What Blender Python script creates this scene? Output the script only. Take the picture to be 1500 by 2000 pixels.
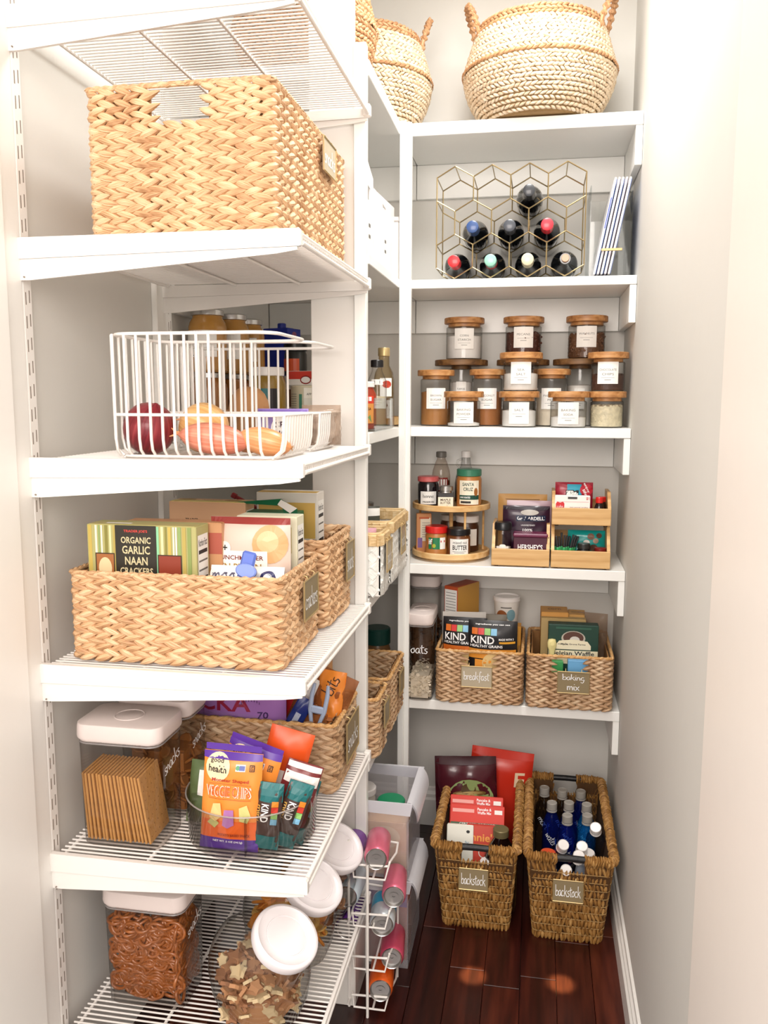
import bpy, math, random
import numpy as np
from mathutils import Matrix, Vector
SC = bpy.context.scene
for o in list(bpy.data.objects): bpy.data.objects.remove(o)
random.seed(4); RNG = np.random.default_rng(7)
PI = math.pi
# ------------------------------------------------------------------ camera
cd = bpy.data.cameras.new('camera'); cam = bpy.data.objects.new('camera', cd); SC.collection.objects.link(cam)
cd.sensor_fit = 'VERTICAL'; cd.sensor_height = 36.0; cd.lens = 36*1656.3/2000; cd.clip_start = .02
yaw, pit, roll = .178894, .132236, .002061
fw = Vector((-math.sin(yaw)*math.cos(pit), math.cos(yaw)*math.cos(pit), -math.sin(pit)))
rt = Vector((math.cos(yaw), math.sin(yaw), 0)); up = rt.cross(fw)
r2 = rt*math.cos(roll)+up*math.sin(roll); u2 = -rt*math.sin(roll)+up*math.cos(roll)
cam.matrix_world = Matrix(((r2.x, u2.x, -fw.x, 0), (r2.y, u2.y, -fw.y, 0), (r2.z, u2.z, -fw.z, 1.43), (0, 0, 0, 1)))
SC.camera = cam
# ------------------------------------------------------------------ light and exposure
SC.view_settings.view_transform = 'Standard'; SC.view_settings.look = 'None'
SC.view_settings.gamma = 1.0; SC.view_settings.use_curve_mapping = False
SC.view_settings.exposure = 0.55
w = bpy.data.worlds.new('world'); SC.world = w; w.use_nodes = True
w.node_tree.nodes['Background'].inputs[0].default_value = (1.0, .95, .9, 1)
w.node_tree.nodes['Background'].inputs[1].default_value = 1.0
def area(name, loc, rot, sx, sy, power, col, shape='RECTANGLE', spread=180):
    l = bpy.data.lights.new(name, 'AREA'); l.shape = shape; l.size = sx; l.size_y = sy; l.energy = power; l.color = col
    l.spread = math.radians(spread)
    o = bpy.data.objects.new(name, l); o.location = loc; o.rotation_euler = rot; SC.collection.objects.link(o); return o
area('ceiling_lamp_light', (-.04, 1.8, 2.66), (0, 0, 0), .4, .4, 10, (1, .985, .96), 'DISK')
area('ceiling_lamp_light_2', (-.06, 2.15, 2.66), (0, 0, 0), .2, .2, 1.0, (1, .985, .96), 'DISK')
area('kitchen_light', (-.15, -.9, 2.1), (math.radians(62), 0, 0), 1.6, 1.2, 40, (1, .9, .83))
for k, (sx_, sy_) in enumerate(((-.126, 1.98), (.09, 1.99))):  # added narrow beams, no known lamp there, casting the two floor light patches
    sl = bpy.data.lights.new('spot_light', 'SPOT'); sl.energy = 1000; sl.spot_size = math.radians(1.7); sl.spot_blend = .7; sl.color = (1, .95, .42); sl.shadow_soft_size = .01
    so = bpy.data.objects.new('spot_light', sl); so.location = (sx_, sy_-.02, 2.6); SC.collection.objects.link(so)

# ------------------------------------------------------------------ materials
def lin(h):
    if isinstance(h, str):
        h = h.lstrip('#'); c = [int(h[i:i+2], 16)/255 for i in (0, 2, 4)]
    else: c = list(h)
    return tuple((x/12.92 if x <= .04045 else ((x+.055)/1.055)**2.4) for x in c)+(1,)
MC = {}
def mat(name, hexc, rough=.5, metal=0, var=.08, scale=30, bump=0, bscale=200, coat=0, emit=0, spec=None, hex2=None):
    if name in MC: return MC[name]
    m = bpy.data.materials.new(name); m.use_nodes = True; nt = m.node_tree; b = nt.nodes['Principled BSDF']
    tc = nt.nodes.new('ShaderNodeTexCoord'); nz = nt.nodes.new('ShaderNodeTexNoise'); nz.inputs['Scale'].default_value = scale
    nt.links.new(tc.outputs['Object'], nz.inputs['Vector'])
    mx = nt.nodes.new('ShaderNodeMix'); mx.data_type = 'RGBA'
    c = lin(hexc); c2 = lin(hex2) if hex2 else tuple(max(0, x*(1-var)) for x in c[:3])+(1,)
    mx.inputs[6].default_value = c; mx.inputs[7].default_value = c2
    nt.links.new(nz.outputs['Fac'], mx.inputs[0]); nt.links.new(mx.outputs[2], b.inputs['Base Color'])
    b.inputs['Roughness'].default_value = rough; b.inputs['Metallic'].default_value = metal
    if spec is not None: b.inputs['Specular IOR Level'].default_value = spec
    if coat: b.inputs['Coat Weight'].default_value = coat; b.inputs['Coat Roughness'].default_value = .08
    if emit: b.inputs['Emission Color'].default_value = c; b.inputs['Emission Strength'].default_value = emit
    if bump:
        n2 = nt.nodes.new('ShaderNodeTexNoise'); n2.inputs['Scale'].default_value = bscale
        nt.links.new(tc.outputs['Object'], n2.inputs['Vector'])
        bp = nt.nodes.new('ShaderNodeBump'); bp.inputs['Strength'].default_value = bump; bp.inputs['Distance'].default_value = .002
        nt.links.new(n2.outputs['Fac'], bp.inputs['Height']); nt.links.new(bp.outputs[0], b.inputs['Normal'])
    MC[name] = m; return m
def uvgrain(name, cols, sx=3, sy=26, rough=.55, bump=.4, coords='UV', dist=.0015, detail=3):
    """grain stretched along u; cols = (dark, mid, light)"""
    if name in MC: return MC[name]
    m = bpy.data.materials.new(name); m.use_nodes = True; nt = m.node_tree; b = nt.nodes['Principled BSDF']
    tc = nt.nodes.new('ShaderNodeTexCoord'); mp = nt.nodes.new('ShaderNodeMapping')
    mp.inputs['Scale'].default_value = (sx, sy, sy if coords != 'UV' else 1)
    nt.links.new(tc.outputs[coords], mp.inputs['Vector'])
    nz = nt.nodes.new('ShaderNodeTexNoise'); nz.inputs['Scale'].default_value = 1; nz.inputs['Detail'].default_value = detail
    nt.links.new(mp.outputs[0], nz.inputs['Vector'])
    lo = nt.nodes.new('ShaderNodeTexNoise'); lo.inputs['Scale'].default_value = .7
    nt.links.new(tc.outputs[coords], lo.inputs['Vector'])
    ad = nt.nodes.new('ShaderNodeMath'); ad.operation = 'ADD'
    nt.links.new(nz.outputs['Fac'], ad.inputs[0]); nt.links.new(lo.outputs['Fac'], ad.inputs[1])
    hf = nt.nodes.new('ShaderNodeMath'); hf.operation = 'MULTIPLY'; hf.inputs[1].default_value = .5; nt.links.new(ad.outputs[0], hf.inputs[0])
    cr = nt.nodes.new('ShaderNodeValToRGB'); e = cr.color_ramp.elements
    e[0].position = .36; e[0].color = lin(cols[0]); e[1].position = .64; e[1].color = lin(cols[2])
    k = e.new(.5); k.color = lin(cols[1])
    nt.links.new(hf.outputs[0], cr.inputs[0]); nt.links.new(cr.outputs[0], b.inputs['Base Color'])
    b.inputs['Roughness'].default_value = rough
    if bump:
        bp = nt.nodes.new('ShaderNodeBump'); bp.inputs['Strength'].default_value = bump; bp.inputs['Distance'].default_value = dist
        nt.links.new(nz.outputs['Fac'], bp.inputs['Height']); nt.links.new(bp.outputs[0], b.inputs['Normal'])
    MC[name] = m; return m
def clear(name, tint=(.97, .97, .97), edge=(.62, .62, .62), ior=1.4, rough=.03, haze=0, hcol='#FFFFFF'):
    if name in MC: return MC[name]
    m = bpy.data.materials.new(name); m.use_nodes = True; nt = m.node_tree; nt.nodes.clear()
    out = nt.nodes.new('ShaderNodeOutputMaterial'); mix = nt.nodes.new('ShaderNodeMixShader')
    tr = nt.nodes.new('ShaderNodeBsdfTransparent'); gl = nt.nodes.new('ShaderNodeBsdfGlossy'); gl.inputs['Roughness'].default_value = rough
    lw = nt.nodes.new('ShaderNodeLayerWeight'); lw.inputs['Blend'].default_value = .5
    pw_ = nt.nodes.new('ShaderNodeMath'); pw_.operation = 'POWER'; pw_.inputs[1].default_value = 4.0
    fr = nt.nodes.new('ShaderNodeMath'); fr.operation = 'MULTIPLY_ADD'; fr.inputs[1].default_value = .6; fr.inputs[2].default_value = .035 if ior < 1.5 else .06
    nt.links.new(lw.outputs['Facing'], pw_.inputs[0]); nt.links.new(pw_.outputs[0], fr.inputs[0])
    p2 = nt.nodes.new('ShaderNodeMath'); p2.operation = 'POWER'; p2.inputs[1].default_value = 1.8; nt.links.new(lw.outputs['Facing'], p2.inputs[0])
    mx = nt.nodes.new('ShaderNodeMix'); mx.data_type = 'RGBA'; mx.inputs[6].default_value = tuple(tint)+(1,); mx.inputs[7].default_value = tuple(edge)+(1,)
    nt.links.new(p2.outputs[0], mx.inputs[0]); nt.links.new(mx.outputs[2], tr.inputs[0])
    nt.links.new(fr.outputs[0], mix.inputs[0]); nt.links.new(tr.outputs[0], mix.inputs[1]); nt.links.new(gl.outputs[0], mix.inputs[2])
    last = mix
    if haze:
        df = nt.nodes.new('ShaderNodeBsdfDiffuse'); df.inputs[0].default_value = lin(hcol)
        m2 = nt.nodes.new('ShaderNodeMixShader'); m2.inputs[0].default_value = haze
        nt.links.new(mix.outputs[0], m2.inputs[1]); nt.links.new(df.outputs[0], m2.inputs[2]); last = m2
    nt.links.new(last.outputs[0], out.inputs[0]); MC[name] = m; return m

M_wall = mat('wall_paint', '#DEDCD6', .75, var=.02, bump=.05, bscale=400)
M_ceil = mat('ceiling_paint', '#F2F0EA', .8, var=.02)
M_trim = mat('trim_paint', '#F4F2ED', .35, var=.015)
M_shelf = mat('shelf_paint', '#F6F6F2', .32, var=.015)
M_wire = mat('epoxy_wire', '#F3EFEA', .3, var=.02)
M_slot = mat('slot_shadow', '#8D8176', .8)
M_white = mat('white_plastic', '#F3EFEC', .25, var=.02)
M_hy = uvgrain('hyacinth_warm', ('#A07048', '#D9AE82', '#EFD2AC'), 1.5, 16, .5, .5)
M_hy2 = uvgrain('hyacinth_tan', ('#866040', '#C09A74', '#DDC4A2'), 1.5, 16, .5, .5)
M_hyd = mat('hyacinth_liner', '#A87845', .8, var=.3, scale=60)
M_rope = uvgrain('twisted_rope', ('#A9763F', '#D3A266', '#E6C594'), 30, 3, .6, .5)
M_sea = uvgrain('seagrass_brown', ('#5E3C14', '#9E6F33', '#D0A566'), 2, 8, .6, .5)
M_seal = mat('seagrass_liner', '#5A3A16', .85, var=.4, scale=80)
M_bel = uvgrain('seagrass_pale', ('#BC9C78', '#DAC4A6', '#E9DAC4'), 2, 8, .6, .4)
M_belb = uvgrain('seagrass_tan', ('#946440', '#B98A60', '#CFA880'), 2, 8, .6, .4)
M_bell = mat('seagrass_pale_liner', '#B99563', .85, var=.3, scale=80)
M_gold = mat('brushed_gold', '#B9A57C', .3, 1, var=.1)
M_brass = mat('brass_plate', '#C6AE7C', .35, .6, var=.1)
M_taupe = mat('taupe_label', '#8E7E5E', .4, var=.06)
M_taupel = mat('pale_taupe_label', '#B9AC93', .4, var=.06)
M_ink = mat('white_ink', '#FFFFFF', .5, var=0)
M_black = mat('black_plastic', '#17161A', .3, var=.2)
M_blk = mat('black_ink', '#242222', .6)
M_grey = mat('grey_ink', '#6E6C68', .6)
M_paper = mat('white_paper', '#F6F4EF', .6, var=.02)
M_clear = clear('clear_plastic', (.96, .955, .95), (.42, .38, .35))
M_glass = clear('clear_glass', (.985, .985, .98), (.5, .5, .48), 1.45)
M_bamboo = uvgrain('bamboo', ('#C08A4C', '#DDB378', '#EBCB98'), 4, 60, .4, .1, 'Object')
M_acacia = uvgrain('acacia_wood', ('#8A572C', '#BC8550', '#D8AA74'), 14, 90, .45, .1, 'Object')
M_foil = mat('silver_foil', '#C9C6C2', .25, .9)
M_alu = mat('brushed_aluminium', '#C8C6C4', .28, .95, var=.15)
M_bg = mat('dark_bottle_glass', '#0E1013', .08, var=.3, coat=.6)

# ------------------------------------------------------------------ geometry helpers
class G:
    def __init__(s): s.V = []; s.F = []; s.U = []; s.MI = []; s.n = 0
    def add(s, V, F, uv=None, mi=0, M=None):
        V = np.asarray(V, float)
        if M is not None:
            A = np.array(M); V = V@A[:3, :3].T+A[:3, 3]
        s.V.append(V); n = s.n
        if isinstance(F, np.ndarray): s.F.extend((F+n).tolist()); k = len(F)
        else: s.F.extend([[i+n for i in f] for f in F]); k = len(F)
        s.MI.extend([mi]*k)
        s.U.append(np.zeros((len(V), 2)) if uv is None else np.asarray(uv, float)); s.n += len(V); return s
    def mesh(s, name, mats, smooth=True, sharp=35):
        V = np.concatenate(s.V) if s.V else np.zeros((0, 3))
        me = bpy.data.meshes.new(name); me.from_pydata(V.tolist(), [], s.F)
        for m in (mats if isinstance(mats, (list, tuple)) else [mats]): me.materials.append(m)
        if any(s.MI): me.polygons.foreach_set('material_index', s.MI)
        U = np.concatenate(s.U)
        if U.any():
            li = np.zeros(len(me.loops), int); me.loops.foreach_get('vertex_index', li)
            ul = me.uv_layers.new(name='UVMap'); ul.data.foreach_set('uv', U[li].ravel())
        if smooth:
            me.polygons.foreach_set('use_smooth', [True]*len(me.polygons))
            if sharp and len(me.polygons) < 20000: me.set_sharp_from_angle(angle=math.radians(sharp))
        me.update(); return me
    def build(s, name, mats, parent=None, smooth=True, sharp=35, loc=None, rot=None, kind=None, label=None):
        return obj(name, s.mesh(name, mats, smooth, sharp), parent, loc, rot, kind, label)
def obj(name, me, parent=None, loc=None, rot=None, kind=None, label=None):
    o = bpy.data.objects.new(name, me); SC.collection.objects.link(o)
    if parent: o.parent = parent
    if loc is not None: o.location = loc
    if rot is not None: o.rotation_euler = rot
    if kind: o['kind'] = kind
    if label: o['label'] = label
    return o
def tag(o, label, cat, group=None, kind=None):
    o['label'] = label; o['category'] = cat
    if group: o['group'] = group
    if kind: o['kind'] = kind
    return o
def thing(name, label, cat, loc=(0, 0, 0), rot=0, group=None):
    o = bpy.data.objects.new(name, None); SC.collection.objects.link(o); o.empty_display_size = .02
    o.location = loc; o.rotation_euler = rot if isinstance(rot, tuple) else (0, 0, rot)
    return tag(o, label, cat, group)
def box(g, x0, x1, y0, y1, z0, z1, b=0, mi=0, M=None):
    if b <= 0:
        V = [(x, y, z) for x in (x0, x1) for y in (y0, y1) for z in (z0, z1)]
        F = [(0, 1, 3, 2), (4, 6, 7, 5), (0, 4, 5, 1), (2, 3, 7, 6), (0, 2, 6, 4), (1, 5, 7, 3)]
        return g.add(V, F, None, mi, M)
    c = ((x0+x1)/2, (y0+y1)/2, (z0+z1)/2); h = ((x1-x0)/2, (y1-y0)/2, (z1-z0)/2); b = min(b, min(h)*.95)
    V = []; ix = {}
    for sx in (-1, 1):
        for sy in (-1, 1):
            for sz in (-1, 1):
                s = (sx, sy, sz)
                for a in range(3):
                    p = [c[i]+s[i]*(h[i] if i == a else h[i]-b) for i in range(3)]
                    ix[(s, a)] = len(V); V.append(p)
    F = []
    for a in range(3):
        u, v = (a+1) % 3, (a+2) % 3
        for sg in (-1, 1):
            q = []
            for su, sv in ((-1, -1), (1, -1), (1, 1), (-1, 1)):
                s = [0, 0, 0]; s[a] = sg; s[u] = su; s[v] = sv; q.append(ix[(tuple(s), a)])
            F.append(q if sg > 0 else q[::-1])
    for a in range(3):            # edges running along a
        u, v = (a+1) % 3, (a+2) % 3
        for su in (-1, 1):
            for sv in (-1, 1):
                s0 = [0]*3; s1 = [0]*3; s0[a] = -1; s1[a] = 1; s0[u] = s1[u] = su; s0[v] = s1[v] = sv
                q = [ix[(tuple(s0), u)], ix[(tuple(s1), u)], ix[(tuple(s1), v)], ix[(tuple(s0), v)]]
                F.append(q if su*sv < 0 else q[::-1])
    for sx in (-1, 1):
        for sy in (-1, 1):
            for sz in (-1, 1):
                s = (sx, sy, sz); q = [ix[(s, 0)], ix[(s, 1)], ix[(s, 2)]]
                F.append(q if sx*sy*sz > 0 else q[::-1])
    return g.add(V, F, None, mi, M)
def lathe(g, prof, n=24, mi=0, M=None, sx=1, sy=1, caps=True, power=2.0):
    V = []; U = []; F = []; m = len(prof)
    for j in range(n):
        a = 2*PI*j/n; c, s = math.cos(a), math.sin(a)
        if power != 2.0:
            k = (abs(c)**power+abs(s)**power)**(-1/power); c *= k; s *= k
        for i, (r, z) in enumerate(prof): V.append((r*c*sx, r*s*sy, z)); U.append((j/n, i/m))
    for j in range(n):
        k = (j+1) % n
        for i in range(m-1): F.append((j*m+i, k*m+i, k*m+i+1, j*m+i+1))
    if caps:
        if prof[0][0] > 1e-6: F.append([j*m for j in range(n)][::-1])
        if prof[-1][0] > 1e-6: F.append([j*m+m-1 for j in range(n)])
    return g.add(V, F, U, mi, M)
def tube(g, pts, r, n=8, closed=False, mi=0, M=None, cap=True):
    P = np.asarray(pts, float); m = len(P)
    T = np.roll(P, -1, 0)-np.roll(P, 1, 0) if closed else np.gradient(P, axis=0)
    T /= np.linalg.norm(T, axis=1)[:, None]+1e-12
    ref = np.array((0, 0, 1.0)); 
    if abs(T[0]@ref) > .9: ref = np.array((1.0, 0, 0))
    V = []; U = []; N = np.cross(T[0], ref); N /= np.linalg.norm(N); L = 0
    rr = r if hasattr(r, '__len__') else [r]*m
    for i in range(m):
        N = N-T[i]*(N@T[i]); N /= np.linalg.norm(N)+1e-12; B = np.cross(T[i], N)
        if i: L += np.linalg.norm(P[i]-P[i-1])
        for j in range(n):
            a = 2*PI*j/n; V.append(P[i]+rr[i]*(math.cos(a)*N+math.sin(a)*B)); U.append((L*10, j/n))
    F = []
    for i in range(m if closed else m-1):
        k = (i+1) % m
        for j in range(n): F.append((i*n+j, i*n+(j+1) % n, k*n+(j+1) % n, k*n+j))
    if not closed and cap: F.append(list(range(n))[::-1]); F.append([(m-1)*n+j for j in range(n)])
    return g.add(V, F, U, mi, M)
def grid(g, nu, nv, fn, mi=0, flip=False, M=None):
    V = []; U = []; F = []
    for i in range(nu+1):
        for j in range(nv+1):
            V.append(fn(i/nu, j/nv)); U.append((i/nu, j/nv))
    for i in range(nu):
        for j in range(nv):
            q = (i*(nv+1)+j, (i+1)*(nv+1)+j, (i+1)*(nv+1)+j+1, i*(nv+1)+j+1)
            F.append(q[::-1] if flip else q)
    return g.add(V, F, U, mi, M)
def rrect(w, d, r, n=4, off=0):
    """closed rounded rectangle path (counter clockwise)"""
    P = []; w = w/2+off; d = d/2+off; r = max(r+off, .001)
    for cx, cy, a0 in ((w-r, -d+r, -90), (w-r, d-r, 0), (-w+r, d-r, 90), (-w+r, -d+r, 180)):
        for i in range(n+1):
            a = math.radians(a0+90*i/n); P.append((cx+r*math.cos(a), cy+r*math.sin(a)))
    return P
# ---- lettering
TXT = {}
def text_geo(s, bold=False):
    k = (s, bold)
    if k in TXT: return TXT[k]
    c = bpy.data.curves.new('t', 'FONT'); c.body = s; c.resolution_u = 2
    if bold: c.offset = .018
    o = bpy.data.objects.new('t', c); SC.collection.objects.link(o)
    dg = bpy.context.evaluated_depsgraph_get(); me = bpy.data.meshes.new_from_object(o.evaluated_get(dg))
    V = np.zeros(len(me.vertices)*3); me.vertices.foreach_get('co', V); V = V.reshape(-1, 3)
    F = [list(p.vertices) for p in me.polygons]
    bpy.data.objects.remove(o); bpy.data.curves.remove(c); bpy.data.meshes.remove(me)
    mn, mx = V.min(0), V.max(0); V = (V-(mn+mx)/2); sz = mx-mn
    TXT[k] = (V[:, :2], F, sz[:2]); return TXT[k]
STK = {
 'b': [[(0, 1), (.02, .5), (0, .02)], [(.02, .3), (.18, .5), (.34, .32), (.24, .04), (.02, .05)]],
 'r': [[(0, .5), (.03, .25), (.02, 0)], [(.02, .28), (.12, .46), (.26, .46)]],
 'e': [[(0, .25), (.2, .3), (.24, .44), (.12, .52), (.01, .34), (.04, .08), (.2, .0), (.34, .12)]],
 'a': [[(.3, .42), (.16, .52), (.0, .3), (.06, .04), (.2, .06), (.3, .42), (.3, .1), (.4, .02)]],
 'k': [[(.03, 1), (.03, .5), (0, 0)], [(.3, .56), (.04, .24), (.16, .26), (.34, -.04)]],
 'f': [[(.34, .92), (.2, 1.02), (.12, .7), (.12, .2), (.06, -.3)], [(0, .44), (.3, .52)]],
 's': [[(.26, .5), (.08, .48), (.08, .32), (.24, .2), (.14, .0), (-.02, .06)]],
 't': [[(.12, .86), (.1, .4), (.14, .04), (.26, .04)], [(-.03, .56), (.3, .64)]],
 'i': [[(.04, .5), (.04, .2), (.08, 0)], [(.05, .72), (.07, .78)]],
 'n': [[(0, .5), (.02, .25), (.01, 0)], [(.02, .25), (.14, .5), (.25, .4), (.26, .15), (.32, 0)]],
 'g': [[(.3, .44), (.14, .52), (.0, .28), (.1, .06), (.26, .16), (.3, .46), (.26, -.1), (.14, -.4), (-.02, -.28)]],
 'm': [[(0, .5), (.02, 0)], [(.02, .28), (.12, .5), (.2, .36), (.19, .04)], [(.2, .3), (.32, .5), (.4, .34), (.42, 0)]],
 'x': [[(0, .5), (.14, .24), (.3, 0)], [(.28, .52), (.14, .24), (.0, -.02)]],
 'c': [[(.28, .44), (.14, .52), (.0, .28), (.08, .03), (.28, .08)]],
 'o': [[(.16, .5), (.0, .3), (.1, .02), (.28, .18), (.22, .46), (.14, .5), (.3, .5)]],
 'd': [[(.26, .4), (.12, .5), (0, .26), (.1, .03), (.26, .14), (.32, 1), (.3, .3), (.36, .02)]],
 'w': [[(0, .5), (.08, .05), (.2, .4), (.3, .04), (.42, .5)]], 'u': [[(0, .5), (.04, .08), (.18, .06), (.28, .5), (.3, 0)]],
 'l': [[(.06, 1), (.02, .4), (.08, .02), (.16, .04)]], 'h': [[(.03, 1), (.0, 0)], [(.02, .25), (.16, .48), (.25, .3), (.28, 0)]],
 'p': [[(0, .5), (.02, 0), (0, -.4)], [(.02, .35), (.2, .5), (.3, .3), (.18, .02), (.02, .1)]], 'v': [[(0, .5), (.12, 0), (.28, .5)]], ' ': []}
ADV = {'m': .5, 'i': .16, 't': .3, 'f': .32, 'r': .28, 's': .3, ' ': .25, 'w': .5, 'l': .2}
def script_geo(word, wd=.07):
    V = []; F = []; x = 0
    for ch in word:
        for st in STK[ch]:
            P = np.array(st, float)+(x, 0); Q = []
            if len(P) > 2:
                E = np.vstack([2*P[0]-P[1], P, 2*P[-1]-P[-2]])
                for i in range(1, len(E)-2):
                    for t in (0, .25, .5, .75):
                        Q.append(.5*(2*E[i]+(E[i+1]-E[i-1])*t+(2*E[i-1]-5*E[i]+4*E[i+1]-E[i+2])*t*t+(3*E[i]-E[i-1]-3*E[i+1]+E[i+2])*t**3))
                Q.append(P[-1]); Q = np.array(Q)
            else: Q = P
            T = np.gradient(Q, axis=0); T /= np.linalg.norm(T, axis=1)[:, None]+1e-9; N = np.stack([-T[:, 1], T[:, 0]], 1)*wd/2
            b = len(V); V.extend((Q+N).tolist()); V.extend((Q-N).tolist()); m = len(Q)
            F.extend([[b+i+1, b+i, b+m+i, b+m+i+1] for i in range(m-1)])
        x += ADV.get(ch, .38)
    V = np.array(V); mn, mx = V.min(0), V.max(0); return V-(mn+mx)/2, F, mx-mn
def deco(parent, fm, items, base='print'):
    """flat print laid on a surface fm(u, v, off); items: rect / ellipse / text / script / polygon"""
    by = {}; lay = 0; order = []
    for it in items:
        k = it[0]; lay += 1; off = .0003+.00005*lay
        if k == 'r':
            _, cx, cz, w, h, m = it[:6]; nu = max(1, int(w/.008)); nv = max(1, int(h/.01))
            V = []; F = []
            for i in range(nu+1):
                for j in range(nv+1): V.append(fm(cx-w/2+w*i/nu, cz-h/2+h*j/nv, off))
            for i in range(nu):
                for j in range(nv): F.append((i*(nv+1)+j, (i+1)*(nv+1)+j, (i+1)*(nv+1)+j+1, i*(nv+1)+j+1))
            nm = base
        elif k == 'e':
            _, cx, cz, rx, rz, m = it[:6]; V = [fm(cx, cz, off)]; F = []; n = 20
            for q in (.5, 1):
                for i in range(n): V.append(fm(cx+rx*q*math.cos(2*PI*i/n), cz+rz*q*math.sin(2*PI*i/n), off))
            for i in range(n):
                F.append((0, 1+i, 1+(i+1) % n)); F.append((1+i, 1+n+i, 1+n+(i+1) % n, 1+(i+1) % n))
            nm = base
        elif k == 'p':
            m = it[2]; V = [fm(u, v, off) for u, v in it[1]]; F = [list(range(len(V)))]; nm = base
        else:
            _, s, cx, cz, h, m = it[:6]; wd = it[6] if len(it) > 6 else None
            P, F, sz = (text_geo(s, k == 'T') if k in 'tT' else script_geo(s))
            sy = h/sz[1]; sx = (wd/sz[0]) if wd else sy; rot = it[7] if len(it) > 7 else 0
            c_, s_ = math.cos(rot), math.sin(rot)
            V = []
            for p in P:
                a, b = p[0]*sx, p[1]*sy; V.append(fm(cx+a*c_-b*s_, cz+a*s_+b*c_, off))
            nm = 'lettering'
        thin = k == 'r' and h < .0035
        key = (nm, m.name, thin or nm == 'lettering' or lay)
        if key not in by: by[key] = (G(), m); order.append(key)
        by[key][0].add(V, F)
    for key in order: by[key][0].build(key[0] if key[2] is not True or key[0] == 'lettering' else 'printed_rules', by[key][1], parent, smooth=False, kind='stuff' if key[2] is True and key[0] != 'lettering' else None)
def planef(y=0, face='f', cx=0):
    if face == 'f': return lambda u, v, o: (u, y-o, v)          # faces -Y
    if face == 'r': return lambda u, v, o: (cx+o, u, v)          # faces +X, u runs along +Y
    if face == 't': return lambda u, v, o: (u, v, cx+o)          # faces +Z
def cylf(r, z0=0): return lambda u, v, o: ((r+o*2)*math.sin(u/r), -(r+o*2)*math.cos(u/r), z0+v)
# ---- woven leaves
def leaf_base(ns=5, nr=4):
    V = []; U = []
    for i in range(ns+1):
        s = i/ns; rad = max(.12, math.sin(PI*min(1, s*1.02))**.75*(1.05-.15*s))
        for j in range(nr+1):
            a = PI*j/nr-PI/2
            V.append((s-.5, rad*math.cos(a), rad*math.sin(a))); U.append((s, j/nr))
    F = []
    for i in range(ns):
        for j in range(nr): F.append((i*(nr+1)+j, (i+1)*(nr+1)+j, (i+1)*(nr+1)+j+1, i*(nr+1)+j+1))
    return np.array(V), np.array(F), np.array(U)
LB = leaf_base()
def leaves(g, P, T, N, Z, L, T_, W, tilt, mi=0, jit=.12, base=None):
    """P points, T tangents, N outward normals, Z up vectors (n,3)"""
    B, F, U = base or LB; n = len(P)
    if n == 0: return
    sc = 1+jit*RNG.uniform(-1, 1, (n, 3)); a = tilt+jit*1.2*RNG.uniform(-1, 1, n)
    x = B[None, :, 0]*L*sc[:, :1]; y = B[None, :, 1]*T_*sc[:, 1:2]; z = B[None, :, 2]*W*.5*sc[:, 2:3]
    ca, sa = np.cos(a)[:, None], np.sin(a)[:, None]
    x2 = x*ca-z*sa; z2 = x*sa+z*ca
    V = P[:, None, :]+x2[..., None]*T[:, None, :]+y[..., None]*N[:, None, :]+z2[..., None]*Z[:, None, :]
    FF = (F[None]+(np.arange(n)*len(B))[:, None, None]).reshape(-1, F.shape[1])
    UU = U[None]+np.round(RNG.uniform(0, 40, (n, 1, 2)), 2)
    g.add(V.reshape(-1, 3), FF, UU.reshape(-1, 2), mi)
def sample(path, step, phase=0):
    P = np.array(path, float); Q = np.vstack([P, P[:1]]); D = np.linalg.norm(np.diff(Q, axis=0), axis=1); C = np.r_[0, np.cumsum(D)]
    n = max(3, int(round(C[-1]/step))); s = (np.arange(n)+phase)/n*C[-1]
    i = np.clip(np.searchsorted(C, s, 'right')-1, 0, len(D)-1); t = (s-C[i])/D[i]
    X = Q[i]+(Q[i+1]-Q[i])*t[:, None]
    s2 = (s+.004) % C[-1]; i2 = np.clip(np.searchsorted(C, s2, 'right')-1, 0, len(D)-1); X2 = Q[i2]+(Q[i2+1]-Q[i2])*((s2-C[i2])/D[i2])[:, None]
    T = X2-X; T /= np.linalg.norm(T, axis=1)[:, None]
    return X, T
def path_eval(path, s):
    P = np.array(path, float); Q = np.vstack([P, P[:1]]); D = np.linalg.norm(np.diff(Q, axis=0), axis=1); C = np.r_[0, np.cumsum(D)]
    def at(q):
        q = np.mod(q, C[-1]); i = np.clip(np.searchsorted(C, q, 'right')-1, 0, len(D)-1); return Q[i]+(Q[i+1]-Q[i])*((q-C[i])/D[i])[..., None]
    X = at(s); T = at(s+.003)-at(s-.003); T /= np.linalg.norm(T, axis=-1)[..., None]+1e-9
    return X, T, C[-1]
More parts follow.
